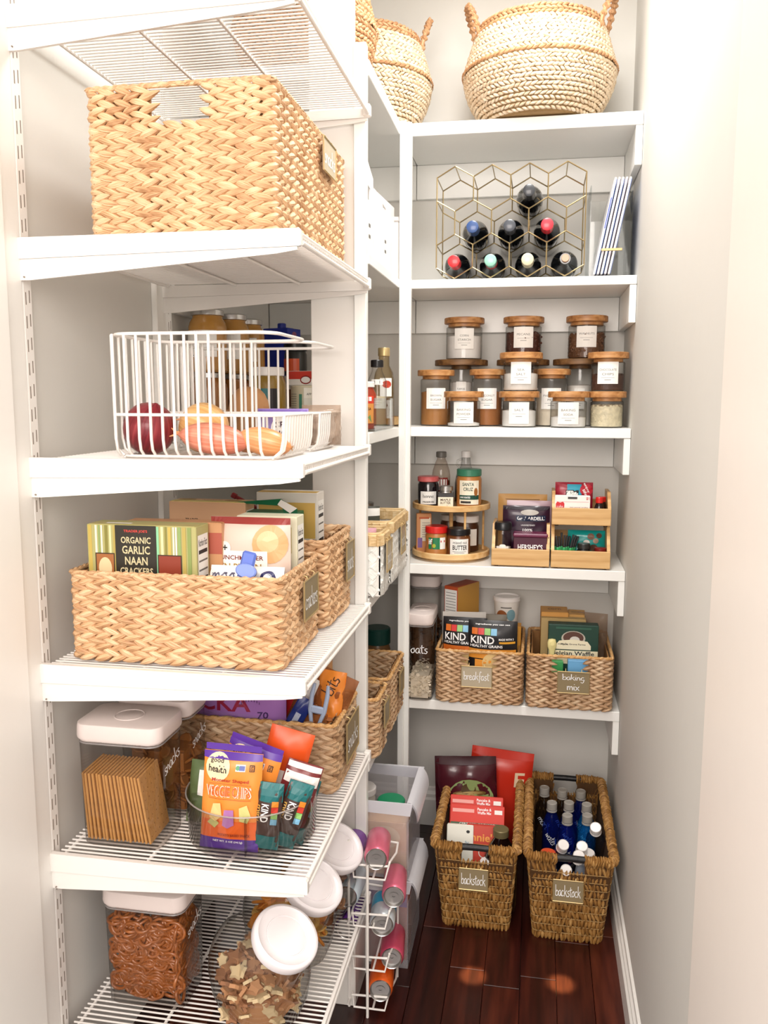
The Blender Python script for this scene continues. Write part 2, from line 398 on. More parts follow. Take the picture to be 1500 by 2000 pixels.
def row(g, path, z, pitch, L, T_, W, tilt, skip=None, inward=False, dz=None, mi=0):
    dz = W*.36 if dz is None else dz; B, F, U = LB; tot = path_eval(path, np.zeros(1))[2]
    for sg, ph in ((1, 0), (-1, .5)):
        n = int(round(tot/pitch)); s0 = (np.arange(n)+ph)/n*tot
        if skip is not None:
            X, T, _ = path_eval(path, s0); s0 = s0[np.array([not skip(x, y) for x, y in X])]; n = len(s0)
        for side in ((1, -1) if inward else (1,)):
            sc = 1+.14*RNG.uniform(-1, 1, (n, 3)); a = -sg*tilt+.12*RNG.uniform(-1, 1, n); ca, sa = np.cos(a)[:, None], np.sin(a)[:, None]
            x = B[None, :, 0]*L*sc[:, :1]; y = B[None, :, 1]*T_*sc[:, 1:2]*(1 if side > 0 else .7); zz = B[None, :, 2]*W*.5*sc[:, 2:3]
            x2 = x*ca-zz*sa; z2 = x*sa+zz*ca; X, T, _ = path_eval(path, s0[:, None]+x2); N = np.stack([T[..., 1], -T[..., 0]], -1)
            XY = X+N*((y if side > 0 else -y-.008)[..., None]); V = np.concatenate([XY, (z+sg*dz+z2)[..., None]], -1)
            FF = (F[None]+(np.arange(n)*len(B))[:, None, None]).reshape(-1, 4); UU = U[None]+np.round(RNG.uniform(0, 40, (n, 1, 2)), 2)
            g.add(V.reshape(-1, 3), FF if side > 0 else FF[:, ::-1], UU.reshape(-1, 2), mi)
def row_old(g, path, z, pitch, L, T_, W, tilt, skip=None, inward=False, dz=None, mi=0):
    dz = W*.36 if dz is None else dz
    for sg, ph in ((1, 0), (-1, .5)):
        X, T = sample(path, pitch, ph)
        if skip is not None:
            k = np.array([not skip(x, y) for x, y in X]); X = X[k]; T = T[k]
        n = len(X); P = np.c_[X, np.full(n, z+sg*dz)]; T3 = np.c_[T, np.zeros(n)]; N3 = np.c_[T[:, 1], -T[:, 0], np.zeros(n)]; Z3 = np.tile((0, 0, 1.0), (n, 1))
        leaves(g, P, T3, N3, Z3, L, T_, W, -sg*tilt, mi)
        if inward: leaves(g, P-N3*.008, T3, -N3, Z3, L, T_*.7, W, -sg*tilt, mi)
# ================================================================== the setting
def struct(name, g, m, parent=None, smooth=False, **k):
    o = g.build(name, m, parent, smooth=smooth, **k)
    if parent is None: o['kind'] = 'structure'
    return o
XW, XR, YB, XF = -.885, .25, 2.71, -.388        # left wall, right wall, back wall, front line of the left shelves
g = G(); box(g, XW-.1, XR+.1, YB, YB+.1, -.05, 2.75); struct('wall_back', g, M_wall)
g = G(); box(g, XW-.1, XW, 1.0, YB, -.05, 2.75); struct('wall_left', g, M_wall)
g = G(); box(g, XR, XR+.1, .7, YB, -.05, 2.75); struct('wall_right', g, M_wall)
g = G(); box(g, XW-.1, XR+.1, .7, YB+.1, 2.7, 2.8); struct('ceiling', g, M_ceil)
# front walls either side of the doorway (the camera looks in through it)
g = G(); box(g, -2.2, XW, .85, 1.0, -.05, 2.75); struct('wall_front_left', g, M_wall)
g = G(); box(g, XR+.001, 1.6, .55, .699, -.05, 2.75); struct('wall_front_right', g, M_wall)
# floor of narrow dark cherry planks, each its own board
g = G(); box(g, -2.2, 1.6, -1.2, YB, -.05, -.012); floor = struct('floor', g, mat('subfloor', '#1C0A08', .8))
def plank_mat(i, a, b, c): return uvgrain('cherry_plank_%s' % 'abcd'[i], (a, b, c), 10, 2.2, .28, .08, 'Object')
PM = []
for i, cols in enumerate((('#1E0A08', '#361410', '#4E2117'), ('#240C0A', '#421912', '#5E2A1C'), ('#180807', '#2C110D', '#411A13'), ('#2E120C', '#522214', '#743820'))):
    m = uvgrain('cherry_plank_%s' % 'abcd'[i], cols, 34, 3, .3, .08, 'Object'); PM.append(m)
    mp = [n for n in m.node_tree.nodes if n.type == 'MAPPING'][0]; mp.inputs['Scale'].default_value = (45, 4, 20)
pw = .0885; k = 0; x = XW-.01
while x < XR:
    y = .4-random.random()*.5
    if abs(x-(-.43)) < .05: y = .4
    while y < YB:
        L = random.choice((.42, .58, .75, .9)); x1 = min(x+pw, XR); y0 = max(y, .2); y1 = min(y+L, YB-.001)
        if y1-y0 > .01:
            g = G(); t = random.uniform(-.0006, .0003)
            box(g, x+.0005, x1-.0005, y0+.0006, y1-.0006, -.012, t, .0012)
            g.build('plank', PM[random.choice((0, 1, 2, 0, 1, 3))], floor, smooth=False)
        y += L
    x += pw
def profile_board(g, pts, a0, a1, axis, face):
    """pts: (out, z) profile; axis 'x': board runs along x on plane y=face (out = -y); 'y': runs along y on plane x=face"""
    for e in (0,):
        V = []
        for a in (a0, a1):
            for o, z in pts: V.append((a, face-o, z) if axis == 'x' else (face-o, a, z))
        n = len(pts); F = [(i, (i+1) % n, n+(i+1) % n, n+i) for i in range(n)]; F += [list(range(n))[::-1], list(range(n, 2*n))]
        g.add(V, F)
BP = [(0, 0), (.017, 0), (.017, .066), (.012, .072), (.012, .08), (.007, .086), (.006, .096), (0, .1)]
g = G(); profile_board(g, [(0, 0), (.017, 0), (.017, .09), (.012, .097), (.012, .108), (.006, .118), (.005, .128), (0, .132)], XW, XR-.018, 'x', YB); struct('baseboard_back', g, M_trim)
g = G(); profile_board(g, BP, 1.19, YB, 'y', XR); struct('baseboard_right', g, M_trim)
g = G(); box(g, XR-.016, XR-.0002, .7, 1.178, 0, 2.7, .003); struct('trim_1', g, mat('door_casing_paint', '#F6EEE6', .4, var=.02))
g = G(); box(g, XW+.0002, XW+.013, 1.3, 1.352, 0, 2.7, .003); struct('trim_2', g, M_trim)
g = G(); box(g, XW+.0002, XW+.022, 1.0, 1.298, 0, 2.7, .004); struct('trim_3', g, M_trim)
g = G(); box(g, XW+.0002, XW+.014, 1.872, 1.93, 0, 2.7, .002); struct('trim_4', g, M_trim)
# ceiling can lamps
for cx, cy, lab in ((-.04, 1.8, 'round recessed ceiling lamp above the middle of the pantry'), (-.06, 2.15, 'round recessed ceiling lamp above the back shelves')):
    t = thing('ceiling_lamp', lab, 'lamp', (cx, cy, 2.7))
    g = G(); lathe(g, [(.12, 0), (.12, -.006), (.1, -.008), (.1, 0)], 24, caps=False); g.build('lamp_ring', M_white, t)
    g = G(); lathe(g, [(.1, -.002), (0, -.002)], 24, caps=False); g.build('lamp_lens', mat('lamp_lens', '#FFFFFF', .5, emit=4), t)

# ------------------------------------------------------------------ built-in shelving
ZB = [2.174, 1.759, 1.352, .956, .548]; TH = [.034, .024, .027, .029, .029]
ORD = ['topmost', 'second from top', 'third from top', 'fourth from top', 'lowest']
for i, (z, th) in enumerate(zip(ZB, TH)):
    t = thing('fixed_shelf', 'white painted back wall shelf, the %s one' % ORD[i], 'shelf', (0, 0, z), group='built-in back shelves')
    g = G(); box(g, XF+.002, XR-.001, 2.4, YB-.001, -th, 0, .0015); g.build('shelf_board', M_shelf, t, smooth=False)
    g = G(); box(g, XF+.002, XR-.02, YB-.019, YB-.001, -th-.1, -th-.0005, .001); g.build('back_cleat', M_shelf, t, smooth=False)
    g = G(); box(g, XR-.019, XR-.001, 2.402, YB-.001, -th-.1, -th-.0005, .001); g.build('side_cleat', M_shelf, t, smooth=False)
    t = thing('fixed_shelf', 'white painted left wall shelf, the %s one' % ORD[i], 'shelf', (0, 0, z), group='built-in left shelves')
    g = G(); box(g, XW+.001, XF, 1.948, YB-.001, -th, 0, .0015); g.build('shelf_board', M_shelf, t, smooth=False)
    g = G(); box(g, XW+.001, XW+.019, 1.962, YB-.02, -th-.1, -th-.0005, .001); g.build('side_cleat', M_shelf, t, smooth=False)
    g = G(); box(g, XW+.02, XF, YB-.019, YB-.001, -th-.1, -th-.0005, .001); g.build('back_cleat', M_shelf, t, smooth=False)
t = thing('support_post', 'slim white upright board at the inner corner of the built-in shelves', 'post', (0, 0, 0))
g = G(); box(g, XF, XF+.018, 2.372, 2.399, 0, 2.174, .0015); g.build('front_board', M_shelf, t, smooth=False)
g = G(); box(g, XF+.018, XF+.032, 2.380, 2.399, 0, 2.172, .0015); g.build('side_board', M_shelf, t, smooth=False)
t = thing('support_post', 'wide white upright at the near end of the left shelves beside the wire shelves', 'post', (0, 0, 0))
g = G(); box(g, -.520, -.418, 1.927, 1.946, 0, 2.69, .0015); g.build('front_board', mat('post_paint', '#E6E2DC', .45, var=.02), t, smooth=False)
g = G(); box(g, -.4175, -.39, 1.921, 1.946, 0, 2.20, .0015); g.build('side_board', M_shelf, t, smooth=False)

g = G(); box(g, -.62, -.392, 1.80, 1.919, 0, .15, .002); g.build('plinth', mat('post_paint', '#E6E2DC'), t, smooth=False)
# ------------------------------------------------------------------ slotted standards and wire shelves
def standard(y0, lab):
    t = thing('shelf_standard', lab, 'wall bracket strip', (XW, y0, .05))
    g = G(); box(g, .0005, .012, 0, .026, 0, 2.62, .002); g.build('channel', M_wire, t, smooth=False)
    g = G(); z = .02
    while z < 2.6:
        box(g, .0115, .0123, .006, .0085, z, z+.021); box(g, .0115, .0123, .0165, .019, z+.004, z+.025); z += .04
    g.build('slots', M_slot, t, smooth=False, kind='stuff')
standard(1.3535, 'white double-slotted shelf standard on left wall nearest the doorway')
standard(1.9315, 'white double-slotted shelf standard on left wall farther in, behind the baskets')
WZ = [2.062, 1.695, 1.324, .952, .588, .222]; Y0, Y1 = 1.362, 1.905
wo = ['topmost, its ribbed underside in view', 'holding the tall woven bin', 'holding the onions in wire baskets', 'holding the cracker boxes in woven bins', 'holding the round divided snack tray', 'lowest, holding the pretzels and slanted cookie jars']
def wire_shelf(i, z):
    t = thing('wire_shelf', 'white ventilated wire shelf on left wall, '+wo[i], 'shelf', (0, 0, z), group='white wire shelves')
    g = G(); n = 42
    for k in range(n):
        y = Y0+.008+(Y1-Y0-.016)*k/(n-1)
        box(g, XW+.02, -.384, y-.0016, y+.0016, -.0033, 0, .0008)
    g.build('wire_grid', M_wire, t, smooth=False, kind='stuff')
    for x in (-.855, -.69, -.54):
        g = G(); tube(g, [(x, Y0+.004, -.0065), (x, Y1-.004, -.0065)], .0032, 8); g.build('support_rod', M_wire, t)
    g = G(); tube(g, [(-.3835, Y0, -.003), (-.3835, Y1+.004, -.003)], .0042, 10); g.build('front_rail', M_wire, t)
    g = G(); tube(g, [(-.3815, Y0, -.016), (-.3815, Y1+.004, -.016)], .0042, 10); g.build('front_rail', M_wire, t)
    g = G()
    for k in range(0, n, 1):
        y = Y0+.008+(Y1-Y0-.016)*k/(n-1); box(g, -.385, -.3825, y-.0014, y+.0014, -.016, -.003)
    g.build('rail_ties', M_wire, t, smooth=False, kind='stuff')
    for ya, yb, lip in ((1.3435, 1.3535, .004), (1.906, 1.913, -.004)):
        g = G()
        poly = lambda y, pts: [(x_, y, z_) for x_, z_ in pts]
        up_ = [(XW+.012, lip), (-.381, lip), (-.378, lip-.004), (-.378, -.022), (-.381, -.0235), (XW+.012, -.031)]
        lo_ = [(XW+.012, -.0312), (-.385, -.0238), (-.385, -.029), (-.42, -.034), (XW+.03, -.066), (XW+.012, -.066)]
        for pts, iny in ((up_, 0), (lo_, .0035)):
            a = poly(ya+iny, pts); b = poly(yb, pts); m = len(pts)
            g.add(a+b, [list(range(m)), list(range(m, 2*m))[::-1]]+[(j, m+j, m+(j+1) % m, (j+1) % m) for j in range(m)])
        g.build('bracket', M_wire, t, smooth=False)
        if ya < 1.5:
            g = G(); tube(g, [(XW+.022, ya+.001, -.061), (XW+.022, ya-.0012, -.061)], .0014, 8); g.build('screw', M_slot, t)
    g = G(); box(g, -.392, -.3765, 1.9, 1.918, -.022, .0035, .002); g.build('end_cap', M_wire, t, smooth=False)
for i, z in enumerate(WZ): wire_shelf(i, z)
# ================================================================== woven bins
def plate(parent, fm_loc, rotz, word, w=.075, h=.052, dark=True, two=None, tilt=0):
    """small acrylic name plate clipped on a bin; local front is -Y"""
    e = G(); box(e, -w/2, w/2, -.0025, 0, -h/2, h/2, .0006)
    p = e.build('label_plate', M_taupe if dark else M_taupel, parent, smooth=False, loc=fm_loc, rot=(tilt, 0, rotz))
    g = G()
    for z in (-h/2, h/2): tube(g, [(-w/2, -.003, z), (w/2, -.003, z)], .0016, 6)
    for x in (-w/2, w/2): tube(g, [(x, -.003, -h/2), (x, -.003, h/2)], .0011, 6)
    for x in (-w*.25, w*.25): tube(g, [(x, -.003, h/2), (x, .0, h/2+.006), (x, .006, h/2+.007)], .0011, 6)
    g.build('plate_clip', M_brass, p)
    if two: deco(p, planef(-.0027), [('s', word, 0, h*.2, h*.4, M_ink, w*.7), ('s', two, 0, -h*.22, h*.3, M_ink, w*.4)])
    elif word: deco(p, planef(-.0027), [('s', word, 0, 0, h*.55, M_ink, w*.84)])
def hy_bin(label, x0, x1, y0, y1, z, h, n, m=M_hy, notch=(), plates=(), inner=False, group='braided water hyacinth bins', pitch=.03, grp2=None):
    """bin with one braid_row part per course; notch = faces ('f','b','l','r') with a hand hole in the top rows"""
    w, d = x1-x0, y1-y0; t = thing('woven_bin', label, 'basket', ((x0+x1)/2, (y0+y1)/2, z+.0045), group=group)
    ins = .009; path = rrect(w-2*ins, d-2*ins, .018, 4); rh = (h-.003)/n; nw = .047
    hole_rows = 3 if notch else 0
    def skip(x, y):
        for f in notch:
            if f == 'f' and y < 0 and abs(x) < nw: return True
            if f == 'b' and y > 0 and abs(x) < nw: return True
            if f == 'l' and x < 0 and abs(y) < nw: return True
            if f == 'r' and x > 0 and abs(y) < nw: return True
        return False
    W = rh*.98
    me = []
    for v in range(2):
        g = G(); row(g, path, 0, pitch, pitch*1.5, .0085, W*.78, .30, inward=inner, dz=W*.25); me.append(g.mesh('braid_row', m))
    if notch:
        men = []
        for part in ((lambda x, y: skip(x, y) or x < 0, lambda x, y: skip(x, y) or x >= 0) if len(notch) > 1 else (skip,)):
            g = G(); row(g, path, 0, pitch, pitch*1.3, .0085, W*.78, .28, skip=part, inward=inner, dz=W*.25); men.append(g.mesh('braid_row', m))
    for k in range(n):
        last = notch and n-1-hole_rows <= k < n-1 or (notch and k == n-1)
        for mm in (men if (notch and k >= n-hole_rows) else [me[k % 2]]): obj('braid_row', mm, t, (0, 0, .003+rh*(k+.5)))
    g = G(); hh = h-.004; th = .004; iw, idp = w/2-ins-.0055, d/2-ins-.0055; hz = h-hole_rows*rh
    box(g, -iw, iw, -idp, idp, .001, .005)
    for f in 'fblr':
        L = iw if f in 'fb' else idp
        segs = [(-L, L, .005, hh)] if f not in notch else [(-L, L, .005, hz), (-L, -nw-.004, hz, hh), (nw+.004, L, hz, hh)]
        for a, b, za, zb in segs:
            if f == 'f': box(g, a, b, -idp, -idp+th, za, zb)
            if f == 'b': box(g, a, b, idp-th, idp, za, zb)
            if f == 'l': box(g, -iw, -iw+th, a, b, za, zb)
            if f == 'r': box(g, iw-th, iw, a, b, za, zb)
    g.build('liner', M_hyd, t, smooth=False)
    g = G(); P = [(x, y, h) for x, y in rrect(w-2*ins, d-2*ins, .012, 4, .002)]; tube(g, P, .0042, 8, True)
    X, T = sample([(a, b) for a, b, _ in P], .016); nn = len(X)
    T3 = np.c_[T, np.zeros(nn)]; N3 = np.c_[T[:, 1], -T[:, 0], np.zeros(nn)]; Z3 = np.tile((0, 0, 1.), (nn, 1))
    leaves(g, np.c_[X, np.full(nn, h+.0005)], T3, N3, Z3, .021, .0058, .0085, .28)
    leaves(g, np.c_[X, np.full(nn, h+.0005)], T3, Z3, -N3, .021, .0055, .0085, .28)
    g.build('rim', M_rope if m is not M_hy else uvgrain('hyacinth_rim', ('#A07048', '#D9AE82', '#EFD2AC'), 1.5, 16, .5, .5), t)
    if grp2:
        g = G(); box(g, *grp2); g.build('base', M_hyd, t)
    for pl in plates:
        f, pos, zc, word = pl[:4]; kw = pl[4] if len(pl) > 4 else {}
        if f == 'r': plate(t, (w/2+.004, pos, zc), PI/2, word, **kw)
        else: plate(t, (pos, -d/2-.004, zc), 0, word, **kw)
    return t
Hs = hy_bin('tall tan braided bin with cut-out hand hole on the upper wire shelf', -.765, -.425, 1.375, 1.895, 1.695, .24, 12, M_hy, notch=('f', 'b'), plates=[('r', .07, .2, 'snacks', dict(dark=False, w=.1, h=.062))])
hy_bin('low braided bin holding the green striped cracker box, label plate on its aisle end', -.835, -.425, 1.372, 1.640, .952, .162, 8, M_hy, plates=[('r', .03, .1, 'crackers', dict(w=.1, h=.075))])
hy_bin('braided bin behind the cracker bin, reaching the white post', -.80, -.415, 1.655, 1.895, .952, .182, 9, M_hy, plates=[('r', .06, .115, 'snacks', dict(w=.075, h=.085))], inner=True)
hy_bin('braided snack bin behind the divided round tray on the wire shelf', -.79, -.4, 1.66, 1.895, .588, .152, 7, M_hy2, plates=[('r', 0.01, .088, 'snacks', dict(w=.12, h=.09))], inner=True)
hy_bin('braided bin of black cereal pouches on the back shelf, plate reading breakfast', -.281, -.022, 2.375, 2.68, .548, .155, 9, M_hy2, notch=('f',), plates=[('f', -.005, .085, 'breakfast', dict(w=.088, h=.062, dark=False))])
hy_bin('braided bin of baking mixes on the back shelf, plate reading baking mix', -.018, .230, 2.375, 2.68, .548, .155, 9, M_hy2, notch=('f',), plates=[('f', .01, .085, 'baking', dict(w=.088, h=.062, two='mix'))])
hy_bin('empty braided bin on the left shelf next to the corner upright', -.80, -.362, 2.10, 2.36, .548, .15, 8, M_hy2, inner=True, plates=[('r', .02, .1, '', dict(w=.07, h=.06))])
hy_bin('braided bin half hidden by the wide white post on the left shelf', -.80, -.362, 1.945, 2.085, .548, .15, 8, M_hy2, inner=True, plates=[('r', .0, .1, '', dict(w=.07, h=.06))])

# ------------------------------------------------------------------ belly baskets on the top shelf
def belly(label, x, y, z, R, Hh, mside, mrim, hands, rot=0, rim_tilt=0):
    t = thing('belly_basket', label, 'basket', (x, y, z+.004), rot, group='round belly baskets on the top shelf')
    prof = lambda s: R*(.68+.32*math.sin(min(1, s/.52)*PI/2)**.8) if s < .52 else R*(1-.19*((s-.52)/.48)**1.2)
    n = 26; gs = G(); gb = G(); gf = G()
    for k in range(n):
        s = (k+.5)/n; r = prof(s); path = [(r*math.cos(a), r*math.sin(a)) for a in np.linspace(0, 2*PI, 48, endpoint=False)]
        tgt = gb if k >= n-3 else gf if k == 13 else gs
        X, T = sample(path, .0145, (k % 2)*.5); nn = len(X)
        sl = (prof(min(1, s+.02))-prof(max(0, s-.02)))/(.04*Hh)
        N = np.c_[T[:, 1], -T[:, 0], np.full(nn, -sl)]; N /= np.linalg.norm(N, axis=1)[:, None]
        T3 = np.c_[T, np.zeros(nn)]; Zv = np.cross(N, T3)*-1; Zv = np.where(Zv[:, 2:3] < 0, -Zv, Zv)
        leaves(tgt, np.c_[X, np.full(nn, s*Hh)]+(N*.004 if k == 13 else 0), T3, N, Zv, .0215, .005, .0096, (.42 if k % 2 else -.42), jit=.15)
    gs.build('woven_body', mside, t, kind='stuff'); gb.build('woven_rim', mrim, t, kind='stuff'); gf.build('fold_band', mrim, t, kind='stuff')
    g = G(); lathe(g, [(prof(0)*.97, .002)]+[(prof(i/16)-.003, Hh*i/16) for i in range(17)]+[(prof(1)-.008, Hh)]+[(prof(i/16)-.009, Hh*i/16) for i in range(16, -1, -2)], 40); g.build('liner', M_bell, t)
    for a in hands:
        a = math.radians(a); r = prof(1); c = Vector((math.cos(a), math.sin(a), 0)); tn = Vector((-math.sin(a), math.cos(a), 0)); g = G(); P = []
        for q in range(15):
            th = PI*q/14; P.append(c*(r+.004+.028*math.sin(th))+tn*(.048*math.cos(th))+Vector((0, 0, Hh-.03+.088*math.sin(th)**.8)))
        tube(g, P, .006, 8)
        PP = np.array([tuple(p) for p in P]); Tn = np.gradient(PP, axis=0); Tn /= np.linalg.norm(Tn, axis=1)[:, None]
        for qa in range(4):
            ref = np.tile(np.array(c), (len(PP), 1)); B1 = np.cross(Tn, ref); B1 /= np.linalg.norm(B1, axis=1)[:, None]+1e-9; B2 = np.cross(Tn, B1)
            an = qa*PI/2; N1 = B1*math.cos(an)+B2*math.sin(an); leaves(g, PP, Tn, N1, np.cross(N1, Tn), .02, .011, .013, .45)
        g.build('handle', mrim, t)
    return t
belly('wide pale woven belly basket with two loop handles on the back top shelf', -.022, 2.502, 2.174, .204, .252, M_bel, M_belb, (188, -12))
belly('pale woven belly basket in the corner of the top shelf, one loop handle showing', -.512, 2.497, 2.174, .19, .252, M_bel, M_belb, (15, 200))
belly('tan woven belly basket nearest the wide post on the top left shelf', -.585, 2.14, 2.174, .172, .262, M_belb, M_belb, (60, 240))

# ------------------------------------------------------------------ seagrass floor baskets
def floor_basket(label, x, y0, y1, zt, w0, w1, d0):
    """w0/d0 bottom size, w1 and y1-y0 top size"""
    d1 = y1-y0; cy = (y0+y1)/2; t = thing('floor_basket', label, 'basket', (x, cy, 0), group='rectangular seagrass baskets on the floor')
    n = 11; g = G(); hw = .036; lat = lambda s: (w0+(w1-w0)*s, d0+(d1-d0)*s)
    for k in range(n):
        s = (k+.5)/n; ww, dd = lat(s); X, T = sample(rrect(ww-.016, dd-.016, .015, 4), .0098, (k % 2)*.5)
        if k >= n-2: kk = np.abs(X[:, 0]) > hw; X = X[kk]; T = T[kk]
        nn = len(X); N = np.c_[T[:, 1], -T[:, 0], np.full(nn, -.12)]; N /= np.linalg.norm(N, axis=1)[:, None]; T3 = np.c_[T, np.zeros(nn)]; Z = np.cross(N, T3); Z = np.where(Z[:, 2:3] < 0, -Z, Z)
        leaves(g, np.c_[X, np.full(nn, zt*s)], Z, N, -T3, zt/n*1.5, .006, .0105, .22 if k % 2 else -.1, jit=.2)
    g.build('woven_sides', M_sea, t, kind='stuff')
    g = G()
    for k in range(1, n):
        s = k/n; ww, dd = lat(s); P = [(a, b, zt*s) for a, b in rrect(ww-.008, dd-.008, .015, 4)]
        if k < n-1: tube(g, P, .0011, 4, True)
    g.build('cross_cords', mat('pale_cord', '#C9A469', .7, var=.4), t, kind='stuff')
    g = G(); a0, b0 = lat(0); a1, b1 = lat(.93)
    for sgn in (-1, 1):
        V = [(-a0/2+.012, sgn*(b0/2-.012), .004), (a0/2-.012, sgn*(b0/2-.012), .004), (a1/2-.012, sgn*(b1/2-.012), zt*.80), (-a1/2+.012, sgn*(b1/2-.012), zt*.80)]
        g.add(V, [(0, 1, 2, 3)])
        for q in (-1, 1):
            g.add([(q*hw, sgn*(b1/2-.013), zt*.8), (q*(a1/2-.012), sgn*(b1/2-.012), zt*.8), (q*(a1/2-.011), sgn*(b1/2-.010), zt*.97), (q*hw, sgn*(b1/2-.010), zt*.97)], [(0, 1, 2, 3)])
        a2, b2 = lat(.97)
        V = [(sgn*(a0/2-.012), -b0/2+.012, .004), (sgn*(a0/2-.012), b0/2-.012, .004), (sgn*(a2/2-.012), b2/2-.012, zt*.97), (sgn*(a2/2-.012), -b2/2+.012, zt*.97)]
        g.add(V, [(0, 1, 2, 3)])
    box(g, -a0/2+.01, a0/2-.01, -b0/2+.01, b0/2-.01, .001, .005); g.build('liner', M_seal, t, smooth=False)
    # wrapped rim, broken by the two hand bars
    g = G(); X, T = sample(rrect(w1-.012, d1-.012, .015, 4), .0062); kk = np.abs(X[:, 0]) > hw; X = X[kk]; T = T[kk]; nn = len(X)
    T3 = np.c_[T, np.zeros(nn)]; N3 = np.c_[T[:, 1], -T[:, 0], np.zeros(nn)]; U3 = np.tile((0, 0, 1.), (nn, 1))
    leaves(g, np.c_[X, np.full(nn, zt-.002)], N3, U3, T3, .024, .012, .008, .2, jit=.2)
    leaves(g, np.c_[X, np.full(nn, zt-.006)]+N3*.004, U3, N3, T3, .024, .009, .008, .2, jit=.2)
    leaves(g, np.c_[X, np.full(nn, zt-.006)]-N3*.004, U3, -N3, T3, .024, .009, .008, .2, jit=.2)
    for sgn in (-1, 1):
        P = [(q, sgn*(d1/2-.006), zt-.012) for q in ()]
    g.build('wrapped_rim', M_sea, t, kind='stuff')
    for sgn in (-1, 1):
        g = G(); tube(g, [(-hw-.012, sgn*(d1/2-.008), zt-.005), (0, sgn*(d1/2-.008), zt-.004), (hw+.012, sgn*(d1/2-.008), zt-.005)], .0085, 12)
        g.build('hand_bar', mat('black_wrapped_bar', '#19181A', .45, var=.3, bump=.3), t)
    s = .66; dd = d0+(d1-d0)*s
    plate(t, (-.004, -dd/2-.006, zt*.64), 0, 'backstock', w=.076, h=.056, tilt=-.12)
    return t
floor_basket('seagrass floor basket of snack bags and mix boxes, farther from right wall', -.134, 2.085, 2.575, .272, .19, .228, .36)
floor_basket('seagrass floor basket full of water bottles beside the right wall', .110, 2.075, 2.565, .272, .19, .23, .36)

# ------------------------------------------------------------------ white wire onion baskets
def wire_basket(label, y0, y1):
    X0, X1 = -.748, -.432; z = WZ[2]; t = thing('wire_basket', label, 'wire basket', ((X0+X1)/2, (y0+y1)/2, z), group='white wire scoop baskets')
    hw = (X1-X0)/2; hd = (y1-y0)/2; H_, L_ = .218, .078; r = .0026
    def rail(z_, x1, rad, rr=.0028, nm='rail'):
        P = rrect(x1+hw, 2*hd, rad, 5); cx = (x1-hw)/2; g = G(); tube(g, [(a+cx, b, z_) for a, b in P], rr, 8, True); g.build(nm, M_wire, t)
    rail(H_, hw-.012, .045, .0031, 'top_rail'); rail(L_, hw, .03, .0028, 'lip_rail')
    P = rrect(2*hw-.03, 2*hd-.03, .02, 4); g = G(); tube(g, [(a, b, .0045) for a, b in P], .0026, 8, True); g.build('bottom_rail', M_wire, t)
    g = G()
    def upright(px, py, nx, ny, top):
        tube(g, [(px, py, top), (px-nx*.002, py-ny*.002, .035), (px-nx*.006, py-ny*.006, .016), (px-nx*.018, py-ny*.018, .0055)], r, 6)
    nn = 13
    for k in range(nn):
        x = -hw+.012+(2*hw-.05)*k/(nn-1)
        for s in (-1, 1): upright(x, s*hd, 0, s, H_ if k < 9 else L_)
    for k in range(8):
        y = -hd+.02+(2*hd-.04)*k/7; upright(-hw, y, -1, 0, H_); 
    for k in range(12):
        y = -hd+.02+(2*hd-.04)*k/11; upright(hw, y, 1, 0, L_)
    g.build('side_wires', M_wire, t, kind='stuff')
    g = G()
    for k in range(15):
        x = -hw+.02+(2*hw-.04)*k/14; tube(g, [(x, -hd+.016, .003), (x, hd-.016, .003)], .0016, 6)
    g.build('bottom_wires', M_wire, t, kind='stuff')
wire_basket('white wire scoop basket of onions, nearest the doorway', 1.398, 1.622)
wire_basket('white wire scoop basket behind the onion basket', 1.642, 1.866)
# ================================================================== generic goods
def T_(s, cx, cz, h, m, w=None, b=True, rot=0): return ('T' if b else 't', s, cx, cz, h, m, w, rot)
def carton(label, loc, rot, w, d, h, col, front=(), side=(), top=(), cat='box', group=None, flap=None, name='carton', tab=None):
    t = thing(name, label, cat, loc, rot, group); g = G(); box(g, -w/2, w/2, -d/2, d/2, 0, h, .0012)
    g.build('box_body', col if not isinstance(col, str) else mat('card_'+col.strip('#').lower(), col, .45, var=.04), t, smooth=False)
    fl = G(); box(fl, -w/2+.003, w/2-.003, -d/2+.002, 0, h, h+.0008); fl.build('top_flap', flap or (col if not isinstance(col, str) else mat('card_'+col.strip('#').lower(), col, .45)), t, smooth=False)
    if front: deco(t, planef(-d/2), front)
    if side: deco(t, planef(0, 'r', w/2), side)
    if top: deco(t, planef(0, 't', h+.0008), top)
    return t
def nutri(d, h, cz=None):
    """a nutrition panel on a side face of depth d, height h"""
    cz = h/2 if cz is None else cz; it = [('r', 0, cz, d*.8, h*.86, M_paper), T_('Nutrition Facts', 0, cz+h*.37, h*.055, M_blk, d*.68)]
    for k in range(9): it.append(('r', 0, cz+h*(.30-.07*k), d*.68, h*(.014 if k % 3 else .03), M_blk if k % 3 == 0 else M_grey))
    return it
